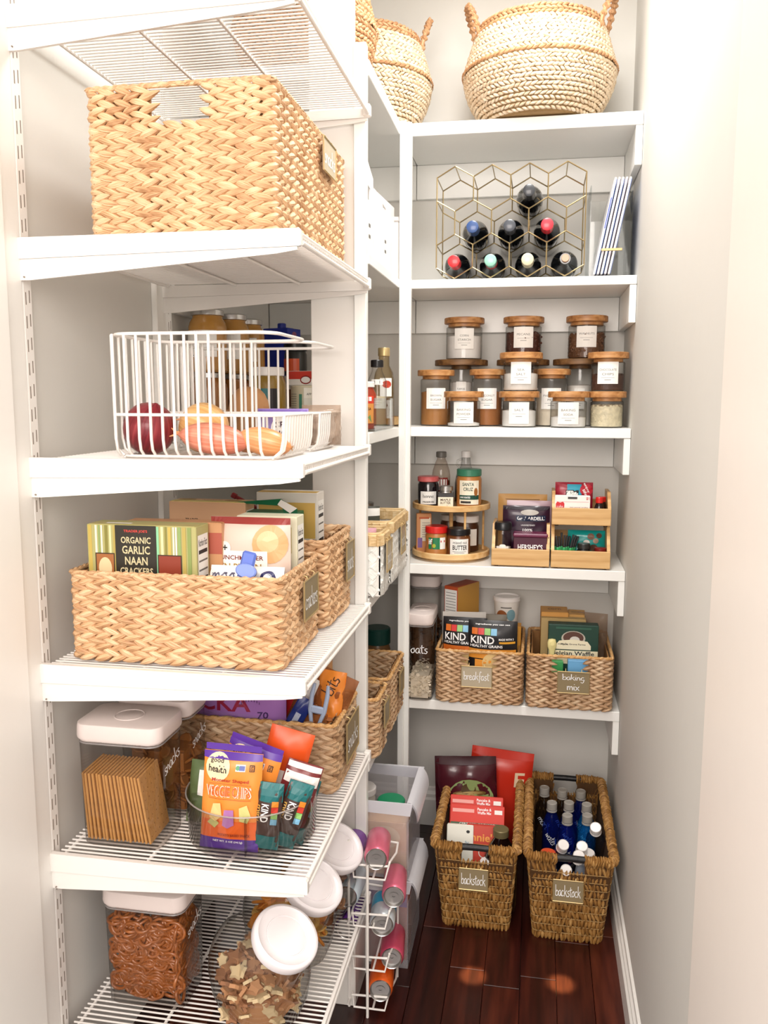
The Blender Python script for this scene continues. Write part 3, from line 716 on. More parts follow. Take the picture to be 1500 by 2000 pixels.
def pouch(label, loc, rot, w, h, th, col, items=(), cat='bag', group=None, name='snack_bag', crimp=None, seed=0, wr=.0015, narrow=0):
    t = thing(name, label, cat, loc, rot, group); r = random.Random(seed+hash(label) % 1000 if False else seed); ph = [r.uniform(0, 6) for _ in range(6)]
    def bul(u, v):
        a = max(0, 1-(2*u/w)**2)**.5; s = min(max(v/h, 0), 1); b = min(1, min(s/.22, (1-s)/.16)); b = max(0, b)**.7
        return th/2*a*b+wr*(math.sin(u/w*9+ph[0]+s*5)*math.sin(s*14+ph[1])+.6*math.sin(u/w*17+ph[2])*math.sin(s*23+ph[3]))*min(1, 4*min(s, 1-s)+.25)
    nf = lambda s: 1-narrow*math.sin(PI*min(1, max(0, s)))
    def F(u, v, o): return (u*nf(v/h), -bul(u, v)-o*3.5-.0009, v)
    g = G(); grid(g, 16, 20, lambda a, b: F((a-.5)*w, b*h, 0)); grid(g, 16, 20, lambda a, b: ((a-.5)*w*nf(b), bul((a-.5)*w, b*h)+.0003, b*h), flip=True)
    m = col if not isinstance(col, str) else mat('film_'+col.strip('#').lower(), col, .3, var=.05, coat=.3)
    g.build('bag_body', m, t, sharp=None)
    if crimp:
        for z in (h*.035, h*.965):
            g = G()
            for q in range(1): grid(g, 12, 1, lambda a, b: F((a-.5)*w, z+(b-.5)*h*.07, .0006))
            g.build('crimped_seal', crimp, t)
    if items: deco(t, F, items)
    return t
def vessel(label, loc, body, bm, lidp=None, lm=None, fill=None, fm=None, lab=None, r=.04, rot=0, cat='jar', name='jar', group=None, n=28, sx=1, sy=1, power=2.0, lidname='lid', ring=None, zoff=0, lab0=0):
    t = thing(name, label, cat, loc, rot, group)
    g = G(); lathe(g, body, n, sx=sx, sy=sy, power=power); g.build('body', bm, t)
    if fill: g = G(); lathe(g, fill, n, sx=sx, sy=sy, power=power); g.build('contents', fm, t)
    if lidp: g = G(); lathe(g, lidp, n, sx=sx, sy=sy, power=power); g.build(lidname, lm, t)
    if lab: deco(t, cylf(r+.0006), lab, 'label_print')
    return t
def cyl(r, h, b=.003, z0=0): return [(r-b, z0), (r, z0+b), (r, z0+h-b), (r-b, z0+h)]
def C(h, rough=.4, nm=None, **k): return mat(nm or 'ink_'+h.strip('#').lower(), h, rough, var=.04, **k)

# ------------------------------------------------------------------ wine rack and bottles
zr = ZB[1]; hx = .1
wr_t = thing('wine_rack', 'gold wire honeycomb wine rack on the second shelf', 'wine rack', (-.290, 2.412, zr+.0035))
def hexrow():
    segs = set(); cen = []
    def V(i, z): return (round(i*hx/2, 5), round(z, 5))
    for rw, (n, o) in enumerate(((4, 0), (3, 1), (4, 0))):
        zb = rw*.0895
        for c in range(n):
            i = o+2*c; p = [V(i, zb+.0285), V(i+1, zb), V(i+2, zb+.0285), V(i+2, zb+.0895), V(i+1, zb+.118), V(i, zb+.0895)]
            for a in range(6): segs.add(tuple(sorted((p[a], p[(a+1) % 6]))))
            cen.append((V(i+1, zb+.059), rw, c))
    for z0, z1 in ((.118, .0895), (.179, .2075)):
        segs.add(tuple(sorted((V(0, z1), V(1, z0))))); segs.add(tuple(sorted((V(8, z1), V(7, z0)))))
    segs.add((V(0, .0895), V(0, .2075))); segs.add((V(8, .0895), V(8, .2075)))
    return segs, cen
segs, cen = hexrow()
for nm, yy in (('front_lattice', 0), ('back_lattice', .15)):
    g = G()
    for a, b in segs: tube(g, [(a[0], yy, a[1]), (b[0], yy, b[1])], .0019, 6)
    g.build(nm, M_gold, wr_t)
pts = sorted({p for s in segs for p in s})
for p in pts:
    if p[0] in (0, .4) or p[1] > .26: g = G(); tube(g, [(p[0], 0, p[1]), (p[0], .15, p[1])], .0017, 6); g.build('cross_bar', M_gold, wr_t)
wine = {(0, 0): ('#D8202A', 'bright red'), (0, 1): ('#8FC7B4', 'mint and red'), (0, 2): ('#D9CFAE', 'cream'), (0, 3): ('#B08A6A', 'natural cork'), (1, 0): ('#2A4A80', 'blue'), (1, 1): ('#3A3F48', 'dark slate'), (1, 2): ('#E0283A', 'glossy red'), (2, 2): ('#23262C', 'black')}
pos_w = {(0, 0): 'bottom row at far left', (0, 1): 'bottom row second from left', (0, 2): 'bottom row third from left', (0, 3): 'bottom row at far right', (1, 0): 'middle row at left', (1, 1): 'middle row centre', (1, 2): 'middle row at right', (2, 2): 'alone in the top row'}
for (px, pz), rw, c in cen:
    if (rw, c) not in wine: continue
    col, cn = wine[(rw, c)]
    t = thing('wine_bottle', 'dark wine bottle with %s top, %s of the rack' % (cn, pos_w[(rw, c)]), 'bottle', (-.290+px, 2.684, zr+pz-.012), (PI/2, 0, 0), 'wine bottles in the honeycomb rack')
    g = G(); lathe(g, [(.02, .004), (.034, 0), (.037, .004), (.0372, .17), (.036, .19), (.030, .207), (.021, .222), (.0155, .24), (.0142, .272), (.0158, .274), (.0158, .284), (.0142, .286)], 28); g.build('body', M_bg, t)
    g = G(); cm = C(col, .35, nm='capsule_'+col.strip('#').lower(), coat=.4)
    if cn == 'natural cork': lathe(g, cyl(.0105, .012, .001, .283), 20)
    else: lathe(g, [(.0162, .236 if rw == 0 else .262), (.0166, .24), (.0168, .286), (.0162, .292), (.013, .2935), (0, .2935)], 24, caps=False)
    g.build('cork' if cn == 'natural cork' else 'capsule', cm, t)
    if cn == 'mint and red':
        g = G(); lathe(g, [(.0169, .238), (.0171, .262)], 24, caps=False); g.build('capsule_band', C('#B3242C'), t)
# clear file holder with leaning white folders
t = thing('file_holder', 'clear acrylic file holder at the right end of the second shelf', 'file holder', (.178, 2.55, zr))
g = G(); box(g, -.052, .058, -.10, .10, 0, .003); box(g, -.054, -.052, -.10, .10, 0, .245); box(g, .056, .058, -.10, .10, 0, .245); box(g, -.052, .056, .098, .10, 0, .245); box(g, -.052, .056, -.10, -.098, 0, .15)
g.build('tray', clear('acrylic', (.96, .97, .97), (.75, .78, .78)), t, smooth=False)
for k, (cc, nmn) in enumerate((('#F4F3F6', 'front one with a blue printed edge'), ('#E9E8EE', 'second from the left'), ('#F6F5F6', 'middle one'), ('#DCD8E2', 'second from the right'), ('#F2F0EE', 'rightmost one'))):
    t = thing('folder', 'thin white folder leaning right in the acrylic holder, %s' % nmn, 'folder', (.137+k*.0095, 2.548, zr+.0045), (0, math.radians(11), 0), 'white folders in the acrylic holder')
    g = G(); box(g, -.0028, .0028, -.148 if True else 0, .09, 0, .252, .0012); g.build('cover', C(cc, .4, nm='folder_'+cc.strip('#').lower()), t, smooth=False)
    g = G(); box(g, .0029, .0042, -.146, .088, .002, .248); g.build('pages', C('#5A4E62' if k % 2 else '#3C5FA8'), t, smooth=False)
    if k == 0: g = G(); box(g, -.0012, .0012, -.1487, -.1481, .12, .2); g.build('spine_print', C('#2E4FB0'), t, smooth=False)
t = thing('gold_clip', 'small gold bar clipped across the leaning white folders', 'clip', (.181, 2.392, zr+.066), (0, -.0, 0))
g = G(); box(g, -.028, .026, -.0015, .0015, -.0035, .0035, .001); g.build('bar', M_brass, t, smooth=False)
g = G(); box(g, -.028, -.024, .0016, .006, -.003, .003, .001); g.build('hook', M_brass, t, smooth=False)

# ------------------------------------------------------------------ glass canisters with wooden lids
zj = ZB[2]
M_walnutlid = uvgrain('dark_acacia', ('#4A3018', '#74522E', '#8D6A40'), 14, 90, .5, .1, 'Object')
def canister(word, x, y, z, r, h, rl, fillc, fh, lab, dark=False, lw=.058, lh=.060, lz=None, pebble=False, sub=None):
    t = thing('canister', lab, 'jar', (x, y, z+.0006), math.atan2(-x, y), 'glass canisters with wooden lids')
    g = G(); lathe(g, [(r-.004, 0), (r, .004), (r, h-.016), (r-.003, h-.013)], 32, caps=False); lathe(g, [(r-.003, 0), (0, 0)], 32, caps=False); g.build('glass_body', M_glass, t)
    g = G(); lathe(g, [(0, .003), (r-.004, .003), (r-.0025, .006), (r-.0025, fh-.002), (r*.6, fh+.002), (0, fh)], 28, caps=False)
    if pebble:
        fmx = mat('fill_'+pebble, fillc, .6, var=.5, scale=90, bump=1, bscale=120)
        B, F, U = PEB; n = 150; a = RNG.uniform(0, 2*PI, n); zz = RNG.uniform(.008, fh, n); rr = np.full(n, r-.0065)
        top = RNG.uniform(0, 1, n) < .25; rr = np.where(top, rr*np.sqrt(RNG.uniform(0, 1, n)), rr); zz = np.where(top, fh, zz)
        P = np.c_[rr*np.cos(a), rr*np.sin(a), zz]; T = RNG.normal(size=(n, 3)); T /= np.linalg.norm(T, axis=1)[:, None]; N = np.cross(T, RNG.normal(size=(n, 3))); N /= np.linalg.norm(N, axis=1)[:, None]
        sz = {'pecans': (.016, .005, .012), 'walnuts': (.016, .006, .014), 'chips': (.009, .0045, .009), 'choc': (.009, .0045, .009)}[pebble]
        leaves(g, P, T, N, np.cross(T, N), sz[0], sz[1], sz[2], 0, base=PEB, jit=.3)
    else: fmx = mat('fill_'+fillc.strip('#').lower(), fillc, .85, var=.12, scale=60, bump=.3)
    g.build('contents', fmx, t)
    g = G(); lathe(g, [(0, h-.014), (r-.006, h-.014), (r-.006, h-.004), (rl-.001, h-.004), (rl, h-.003), (rl, h+.0115), (rl-.002, h+.013), (0, h+.013)], 36, caps=False); g.build('wooden_lid', M_walnutlid if dark else M_acacia, t)
    if word:
        lz = fh*.5+.01 if lz is None else lz; it = [('r', 0, lz, lw, lh, M_paper)]
        for q, wd in enumerate(word): it.append(('t', wd, 0, lz+lh*.14-q*lh*.2, lh*.1, M_grey, min(.8*lw, lw*.11*len(wd))))
        it.append(('r', 0, lz-lh*.22 if len(word) > 1 else lz-lh*.05, lw*.62, .0006, M_grey)); it.append(('r', 0, lz-lh*.32 if len(word) > 1 else lz-lh*.16, lw*.3, .0012, M_grey))
        deco(t, cylf(r+.0004), it, 'paper_label')
    return t
def peb():
    V = []; U = []
    for i in range(5):
        for j in range(6):
            th = PI*i/4; a = 2*PI*j/6; V.append((math.cos(th)*.5, math.sin(th)*math.cos(a), math.sin(th)*math.sin(a))); U.append((i/4, j/6))
    F = [(i*6+j, (i+1)*6+j, (i+1)*6+(j+1) % 6, i*6+(j+1) % 6) for i in range(4) for j in range(6)]
    return np.array(V), np.array(F), np.array(U)
PEB = peb()
yf, y2, y3 = 2.455, 2.545, 2.607
canister(('BAKING', 'POWDER'), -.212, yf, zj, .048, .087, .057, '#F2EFEA', .012, 'short glass canister labelled baking powder, front left', lz=.04)
canister(('SALT',), -.055, yf, zj, .049, .087, .057, '#F3F1EE', .048, 'short glass canister labelled salt, under the sea salt one', lz=.04)
canister(('BAKING', 'SODA'), .082, yf-.005, zj, .050, .087, .057, '#F3F1EE', .03, 'short glass canister labelled baking soda', lz=.04)
canister((), .188, yf+.02, zj, .046, .087, .053, '#F2E6C4', .06, 'short glass canister of white chips, below the chocolate chips', pebble='chips')
canister(('SEA', 'SALT'), -.052, yf, zj+.1005, .049, .094, .060, '#F1EEE9', .05, 'glass canister labelled sea salt, stacked on the salt one', lz=.05)
canister(('CHOCOLATE', 'CHIPS'), .188, yf+.02, zj+.1005, .046, .094, .056, '#5A3A2C', .045, 'glass canister labelled chocolate chips, stacked at the right end', lz=.05, pebble='choc')
canister(('BROWN', 'SUGAR'), -.302, y2-.01, zj, .046, .150, .055, '#B27B45', .10, 'tall glass canister labelled brown sugar, leftmost', lz=.08)
canister(('COCONUT', 'SUGAR'), -.152, y2+.01, zj, .045, .152, .053, '#AB6E3C', .10, 'tall glass canister labelled coconut sugar', lz=.08)
canister(('PANCAKE', 'MIX'), .035, y2+.01, zj, .045, .152, .055, '#E9DDC8', .095, 'tall glass canister labelled pancake mix', lz=.08)
canister(('PURPOSE', 'FLOUR'), -.234, y3, zj, .036, .182, .080, '#F0ECE6', .13, 'tallest glass canister, wide dark lid under the corn starch', True, lz=.1, lw=.03)
canister(('SUGAR',), -.050, y3+.005, zj, .036, .182, .078, '#EFEBE4', .12, 'tallest glass canister, wide dark lid under the pecans', True, lz=.1, lw=.03)
canister(('SUGAR', 'FLOUR'), .118, y3, zj, .038, .182, .080, '#EFEBE4', .12, 'tallest glass canister, wide dark lid under the walnuts', True, lz=.08, lw=.03)
canister(('CORN', 'STARCH'), -.226, y3-.005, zj+.1955, .054, .110, .060, '#F5F2EE', .07, 'glass canister labelled corn starch, top left of the stack', lz=.06)
canister(('PECANS',), -.050, y3-.005, zj+.1955, .053, .110, .060, '#5C2E1C', .075, 'glass canister labelled pecans, top middle of the stack', pebble='pecans', lz=.062)
canister(('WALNUTS',), .133, y3-.005, zj+.1955, .053, .110, .060, '#7A5236', .07, 'glass canister labelled walnuts, top right of the stack', pebble='walnuts', lz=.062)

# ------------------------------------------------------------------ two tier turntable and its jars
zs = ZB[3]
tx, ty = -.252, 2.535
t = thing('turntable', 'two-tier bamboo turntable of jars beside the corner upright', 'turntable', (tx, ty, zs))
g = G(); lathe(g, cyl(.095, .008, .001), 40); g.build('foot', M_bamboo, t)
for nm, z, R in (('lower_tray', .009, .117), ('upper_tray', .150, .117)):
    g = G(); lathe(g, [(0, z), (R-.003, z), (R, z+.002), (R, z+.016), (R-.002, z+.018), (R-.006, z+.018), (R-.009, z+.007), (0, z+.007)], 48, caps=False); g.build(nm, M_bamboo, t)
for a in (-72, 18, 60, 150):
    a = math.radians(a+10); g = G(); tube(g, [(.106*math.cos(a), .106*math.sin(a), .017), (.106*math.cos(a), .106*math.sin(a), .151)], .0035, 8); g.build('dowel', M_bamboo, t)
g = G(); tube(g, [(0, 0, .016), (0, 0, .151)], .006, 8); g.build('dowel', M_bamboo, t)
zu = zs+.1575; zl = zs+.0165
M_pb = mat('peanut_butter', '#B9793C', .35, var=.15); M_cream = C('#F1E8D2', .5)
vessel('black jam jar with red gingham lid on the upper tray', (-.318, 2.50, zu), [(.024, 0), (.030, .004), (.031, .03), (.031, .066), (.026, .076)], mat('black_jam', '#140C12', .12, coat=.5), [(.029, .074), (.032, .076), (.032, .088), (.03, .09), (0, .09)], mat('red_gingham', '#C4202A', .35, hex2='#D98A86', scale=90), r=.031,
    lab=[('r', 0, .028, .05, .038, M_paper), ('s', 'bonne', 0, .034, .012, M_blk, .034), T_('PRESERVES', 0, .016, .005, M_blk, .034)], rot=.15)
t = carton('square maple butter jar with cream label on the upper tray', (-.262, 2.462, zu), .12, .046, .046, .046, mat('dark_maple', '#241A14', .2, coat=.4), front=[('r', 0, .018, .044, .034, M_cream), T_('MAPLE', 0, .027, .007, C('#4A3016'), .03), T_('BUTTER', 0, .018, .007, C('#4A3016'), .03), ('s', 'made', 0, .008, .006, C('#A5813E'), .02)], side=[('r', 0, .018, .044, .034, M_cream)], cat='jar', name='jar')
g = G(); lathe(g, [(.018, .046), (.016, .052), (.021, .053), (.021, .064), (.019, .066), (0, .066)], 24, caps=False); g.build('lid', M_alu, t)
vessel('peanut butter jar with green lid and white label on the upper tray', (-.196, 2.488, zu), [(.030, 0), (.036, .004), (.037, .05), (.037, .085), (.032, .097)], M_pb, [(.034, .094), (.0365, .096), (.0365, .113), (.034, .115), (0, .115)], mat('green_lid', '#3B7F63', .3), r=.037,
    lab=[('r', 0, .048, .06, .07, M_cream), T_('SANTA', -.003, .072, .010, C('#20443A'), .034), T_('CRUZ', -.003, .058, .010, C('#20443A'), .028), ('r', 0, .034, .06, .013, C('#1E4A3C')), T_('DARK ROASTED', -.012, .034, .005, M_ink, .03), ('e', .02, .05, .006, .012, C('#A0632C')), ('r', -.01, .02, .03, .006, M_blk)], rot=.1)
vessel('tall clear bottle with grey cap at the back of the upper tray', (-.29, 2.59, zu), [(.024, 0), (.028, .004), (.028, .085), (.026, .10), (.018, .125), (.013, .135), (.013, .145)], clear('amber_tint', (.92, .88, .84), (.6, .5, .45)), [(.014, .14), (.016, .142), (.016, .156), (.014, .158), (0, .158)], C('#6E6A64'), r=.028, lab=[('r', 0, .06, .05, .04, C('#8E2A22')), ('r', 0, .06, .042, .03, M_paper)], fill=[(.001, .003), (.0265, .004), (.0265, .07), (.001, .072)], fm=C('#6B3B22'), name='bottle', cat='bottle')
vessel('dark syrup jug with clear neck and white cap behind the peanut butter', (-.215, 2.60, zu), [(.03, 0), (.034, .005), (.034, .06), (.03, .085), (.016, .115), (.013, .14)], clear('glass_neck', (.9, .9, .9), (.5, .5, .5)), [(.013, .14), (.0145, .141), (.0145, .158), (.013, .16), (0, .16)], M_white, r=.034, fill=[(.001, .003), (.032, .006), (.032, .06), (.028, .084), (.001, .086)], fm=C('#17100E', .2), name='bottle', cat='bottle')
g = G(); tube(g, [(-.012, 0, .136), (-.026, 0, .13), (-.028, 0, .118), (-.02, 0, .108)], .003, 8); g.build('handle', M_glass, bpy.data.objects['bottle.001'])
vessel('peanut butter jar with red lid and green label on the lower tray', (-.288, 2.463, zl), [(.027, 0), (.033, .004), (.0335, .02), (.0305, .032), (.0325, .06), (.029, .07)], M_pb, [(.031, .068), (.033, .07), (.033, .086), (.031, .088), (0, .088)], mat('red_lid', '#D8241E', .3), r=.0325,
    lab=[('r', -.006, .04, .036, .034, C('#1E7A4C')), ('r', -.018, .04, .014, .034, C('#C5242B')), T_('if', -.017, .045, .016, M_ink, .012), ('r', .02, .04, .018, .034, M_paper), ('e', -.006, .033, .005, .006, C('#A9B83A')), ('r', .02, .046, .014, .006, C('#C5242B'))], rot=.1)
vessel('mixed nut butter jar with black lid on the lower tray', (-.222, 2.462, zl), [(.028, 0), (.034, .004), (.0345, .05), (.034, .058), (.030, .066)], mat('nut_butter', '#6F3F1E', .3, var=.2), [(.032, .064), (.0345, .066), (.0345, .081), (.0325, .083), (0, .083)], M_black, r=.0345,
    lab=[('r', .004, .032, .058, .046, M_paper), ('t', 'mixed nut', .006, .045, .009, M_blk, .042), T_('BUTTER', .006, .030, .014, M_blk, .044), ('r', .004, .018, .04, .0012, M_grey), ('r', .004, .014, .03, .0012, M_grey)], rot=.05)
carton('narrow orange box with printed panel on the lower tray', (-.332, 2.508, zl), .25, .045, .02, .118, '#D9975E', front=[('r', .004, .07, .03, .07, M_cream), ('r', -.0, .105, .03, .006, C('#C9622E')), ('r', -.012, .03, .014, .03, C('#8C6AA8'))]+[('r', .006, .09-.007*k, .024, .0012, M_grey) for k in range(7)])
vessel('brown spread jar with white lid behind the nut butter', (-.205, 2.56, zl), [(.03, 0), (.035, .004), (.035, .075), (.03, .09)], mat('cocoa_spread', '#4A2A18', .3), [(.032, .088), (.0355, .09), (.0355, .107), (.033, .109), (0, .109)], M_white, r=.035, lab=[('r', .01, .045, .05, .05, M_paper)])
vessel('small brown jar with pale lid behind the red lidded jar', (-.262, 2.59, zl), [(.024, 0), (.028, .004), (.028, .08), (.024, .09)], mat('cocoa_spread', '#4A2A18', .3), [(.026, .088), (.0285, .09), (.0285, .103), (.027, .105), (0, .105)], C('#CFC7BC'), r=.028, lab=[('r', 0, .05, .04, .03, C('#6A2A22'))])

# ------------------------------------------------------------------ bamboo stacking bins
def bamboo_bin(label, x, y, z, w=.163, d=.16, hf=.052, hb=.118):
    t = thing('bamboo_bin', label, 'bin', (x, y, z), group='stacking bamboo bins')
    g = G(); box(g, -w/2, w/2, 0, .009, .004, hf, .0012); g.build('front_panel', M_bamboo, t, smooth=False)
    for s in (-1, 1):
        g = G(); xo, xi = s*w/2, s*(w/2-.009)
        pr = [(.0095, .004), (d, .004), (d, hb), (d-.05, hb), (d-.105, hb) if s else 0, (.0095, hf)]
        pr = [(.0095, .004), (d, .004), (d, hb), (.052, hb), (.0095, hf)]
        a = [(xo, p, q) for p, q in pr]; b = [(xi, p, q) for p, q in pr]; m = len(pr)
        g.add(a+b, [list(range(m)), list(range(m, 2*m))[::-1]]+[(j, m+j, m+(j+1) % m, (j+1) % m) for j in range(m)]); g.build('side_panel', M_bamboo, t, smooth=False)
    g = G(); box(g, -w/2+.0095, w/2-.0095, d-.009, d, .004, hb-.03, .001); g.build('back_panel', M_bamboo, t, smooth=False)
    g = G(); box(g, -w/2+.0095, w/2-.0095, .0095, d-.0095, .006, .011); g.build('bottom_panel', M_bamboo, t, smooth=False)
    for sx in (-1, 1):
        for yy in (.012, d-.012): g = G(); lathe(g, cyl(.006, .004, .0008), 10, M=Matrix.Translation((sx*(w/2-.014), yy, 0))); g.build('rubber_foot', mat('rubber_foot', '#3B2A1C', .7), t)
    return t
yb0 = 2.405
bamboo_bin('left bamboo bin with the cocoa and a dark pouch', -.041, yb0, zs)
bamboo_bin('lower right bamboo bin with green sticks and a teal pouch', .126, yb0, zs)
bamboo_bin('upper bamboo bin stacked on the right one', .126, yb0+.022, zs+.1185, hb=.095, d=.14)
zi = zs+.0115
t = vessel('clear spice shaker with black lid in the left bamboo bin', (-.092, yb0+.038, zi), [(.02, 0), (.024, .003), (.024, .075), (.02, .092)], M_clear, [(.022, .09), (.025, .092), (.025, .108), (.022, .113), (0, .113)], M_black, r=.024, fill=[(.001, .002), (.0225, .003), (.0225, .04), (.001, .042)], fm=C('#D6CBBE', .9),
    lab=[('r', 0, .03, .036, .03, M_paper), ('e', 0, .047, .009, .004, M_paper), T_('CREAM OF', 0, .036, .006, C('#7A4A22'), .03), T_('TARTAR', 0, .026, .006, C('#7A4A22'), .026)])
t = carton('maroon cocoa tub with plastic lid in the left bamboo bin', (-.014, yb0+.043, zi), 0, .094, .05, .072, C('#4A0F2A', .3, nm='cocoa_maroon'), front=[T_('HERSHEY\'S', 0, .044, .017, M_ink, .07), T_('COCOA', 0, .022, .014, M_ink, .05)], cat='tub', name='cocoa_tub')
g = G(); box(g, -.049, .049, -.027, .027, .0725, .083, .003); g.build('lid', C('#6E1F45', .3), t, smooth=False)
pouch('dark maroon cocoa pouch with white lettering behind the cocoa tub', (-.028, yb0+.088, zi), 0, .135, .155, .03, '#2E0F2A', [('r', 0, .148, .134, .008, C('#1B0A1E')), ('r', .014, .12, .085, .017, C('#12203E')), T_('GHIRARDELLI', .014, .12, .010, M_ink, .08), ('e', .01, .137, .026, .008, C('#B8B2AA')), T_('100%', .005, .086, .008, M_ink, .028), T_('COCOA', .005, .074, .010, M_ink, .034), ('t', 'UNSWEETENED', .006, .1, .004, M_ink, .04)], cat='pouch', name='pouch', seed=2)
pouch('folded brown kraft bag at the back of the left bamboo bin', (-.04, yb0+.128, zi), 0, .143, .185, .03, '#C99A5C', [('r', 0, .17, .1, .002, C('#7C5526'))], cat='bag', name='paper_bag', seed=5)
pouch('pale mauve pouch between the maroon pouch and the kraft bag', (-.02, yb0+.11, zi), .02, .13, .168, .012, '#BFA0AE', [], cat='pouch', name='pouch', seed=7)
zi2 = zs+.1305; yu = yb0+.022
t = carton('white and red baking candle box in the upper bamboo bin', (.101, yu+.03, zi2), 0, .098, .022, .073, M_paper, front=[('p', [(-.046, .05), (-.042, .056), (-.034, .053), (-.026, .056), (-.022, .05), (-.023, .036), (-.034, .028), (-.045, .036)], C('#D3232E')), ('s', 'cake', -.034, .043, .008, M_ink, .018), ('t', 'two pound candles', .018, .04, .004, C('#8A3A3A'), .05), ('r', .022, .03, .05, .006, C('#D3232E')), ('e', -.012, .011, .012, .007, C('#E2661E')), ('r', .036, .012, .02, .008, C('#D3232E')), ('r', .0, .056, .09, .0014, C('#E9B8BC')), T_('$1', .042, .066, .009, C('#D3232E'), .008), ('r', 0, .067, .026, .006, C('#3A3636'))])
pouch('teal and red snack pouch standing behind the white candle box', (.106, yu+.06, zi2), .03, .106, .108, .03, '#A3243A', [('r', .0, .085, .04, .036, C('#2AA3BF')), ('r', -.006, .074, .036, .026, M_blk), ('r', -.006, .074, .032, .022, M_paper), T_('SAVE', -.002, .08, .006, M_blk, .02), T_('NOW', -.002, .071, .006, M_blk, .018), ('e', .034, .088, .019, .016, C('#C2273A')), T_('enjoy', .034, .093, .008, M_ink, .03, rot=-1.1), T_('life', .03, .08, .008, M_ink, .02, rot=-1.1)], cat='pouch', name='pouch', seed=9)
vessel('tiny dark food colour bottle with red cap in the upper bamboo bin', (.176, yu+.03, zi2), [(.012, 0), (.014, .003), (.014, .036), (.011, .048), (.008, .054)], mat('dark_food_colour', '#1C0A0C', .15, coat=.4), [(.009, .053), (.0105, .054), (.0105, .068), (.009, .07), (0, .07)], mat('red_lid', '#D8241E', .3), r=.014, lab=[('r', 0, .018, .022, .022, C('#7A1E22')), ('r', 0, .02, .018, .008, M_paper)], name='bottle', cat='bottle')
vessel('tiny dark food colour bottle behind the red capped one', (.186, yu+.062, zi2), [(.012, 0), (.014, .003), (.014, .036), (.011, .048), (.008, .054)], mat('dark_food_colour', '#1C0A0C', .15, coat=.4), [(.009, .053), (.0105, .054), (.0105, .066), (.009, .068), (0, .068)], mat('red_lid', '#D8241E', .3), r=.014, name='bottle', cat='bottle')
t = thing('stick_bundle', 'bundle of black and green wrapped sticks in the lower right bamboo bin', 'packets', (.078, yb0+.03, zi), group=None)
for k in range(12):
    a = (k-5.5)*.055; g = G(); x0_ = (k-5.5)*.0036; yy = .012*(k % 3); tp = .075+.012*((k*7) % 4)/4
    box(g, -.003, .003, -.0015, .0015, 0, tp, .001, M=Matrix.Translation((x0_, yy, 0))@Matrix.Rotation(a, 4, 'Y')); g.build('stick', M_black, t, smooth=False)
    g = G(); box(g, -.0033, .0033, -.0019, .0019, .012, .045, .001, M=Matrix.Translation((x0_, yy-.0006, 0))@Matrix.Rotation(a, 4, 'Y')); g.build('green_band', mat('bright_green', '#3FB56A', .35), t, smooth=False)
pouch('teal pouch printed with chocolate pieces in the lower right bamboo bin', (.145, yb0+.085, zi), 0, .105, .088, .03, '#13A09B', [('e', .012, .072, .01, .009, C('#8A6A58')), ('e', .026, .06, .008, .008, C('#B59A88')), ('e', .0, .055, .009, .008, C('#E4E0D8')), ('e', .02, .04, .012, .01, C('#5F4436')), ('e', .035, .075, .008, .007, C('#5F4436'))], cat='pouch', name='pouch', seed=3)
vessel('small black jar with gold printed label in the lower right bamboo bin', (.136, yb0+.036, zi), [(.017, 0), (.020, .003), (.020, .034), (.015, .044)], M_black, [(.0155, .043), (.018, .044), (.018, .056), (.016, .058), (0, .058)], mat('dark_cap', '#2A2A28', .3), r=.020, lab=[('r', 0, .018, .036, .020, C('#15130F')), T_('SIMPLY PURE', 0, .022, .006, C('#B8A060'), .028), ('t', 'vanilla', 0, .012, .004, C('#B8A060'), .016)])
vessel('small dark round jar with a dull red lid in the lower right bamboo bin', (.182, yb0+.034, zi), [(.014, 0), (.016, .003), (.016, .03), (.014, .036)], mat('dark_cap', '#2A2A28', .3), [(.0135, .035), (.0165, .036), (.0165, .046), (.015, .047), (0, .047)], mat('dark_red_cap', '#7A1F1A', .3), r=.016)
# ================================================================== onions and goods on the onion shelf
zo = WZ[2]+.0055
def skin(name, a, b, c): return uvgrain(name, (a, b, c), 1.2, 1.2, .35, .15)
def veg_mat(name, cols, n=26):
    if name in MC: return MC[name]
    m = uvgrain(name, cols, 40, 1.3, .32, .25); return m
M_red = veg_mat('red_onion_skin', ('#5A1420', '#8E2C36', '#B04A4E')); M_yel = veg_mat('yellow_onion_skin', ('#C98E4C', '#E9B97A', '#F4D6A2'))
M_sh = veg_mat('shallot_skin', ('#C46A4C', '#E0917A', '#EBB08C')); M_sh2 = veg_mat('pale_shallot_skin', ('#CC8048', '#E5A470', '#F0C394'))
def onion(label, loc, r, hgt, m, rot, elong=1.0, name='onion', tip=True):
    t = thing(name, label, 'onion', loc, rot, group=None); g = G(); P = []
    for i in range(17):
        s = i/16; a = PI*s; P.append((max(.002, r*math.sin(a)**(.9 if elong < 1.3 else 1.15)), -hgt/2*math.cos(a)))
    P[-1] = (r*.06, hgt*.53); P[-2] = (r*.18, hgt*.49)
    lathe(g, P, 32); g.build('skin', m, t)
    if tip:
        g = G()
        for k in range(3): tube(g, [(.002*k, 0, hgt*.5), (.004*math.cos(k*2), .004*math.sin(k*2), hgt*.56), (.009*math.cos(k*2), .009*math.sin(k*2), hgt*.62)], [.0028, .002, .0008], 6)
        g.build('stem', M_sh2 if m is not M_red else m, t)
    g = G()
    for k in range(9): tube(g, [(0, 0, -hgt*.49), (.005*math.cos(k*.7), .005*math.sin(k*.7), -hgt*.53)], [.0012, .0005], 4)
    g.build('root', C('#B58C62'), t); return t
onion('large red onion in the left corner of the wire basket', (-.706, 1.47, zo+.046), .048, .094, M_red, (.25, .3, .4), tip=False)
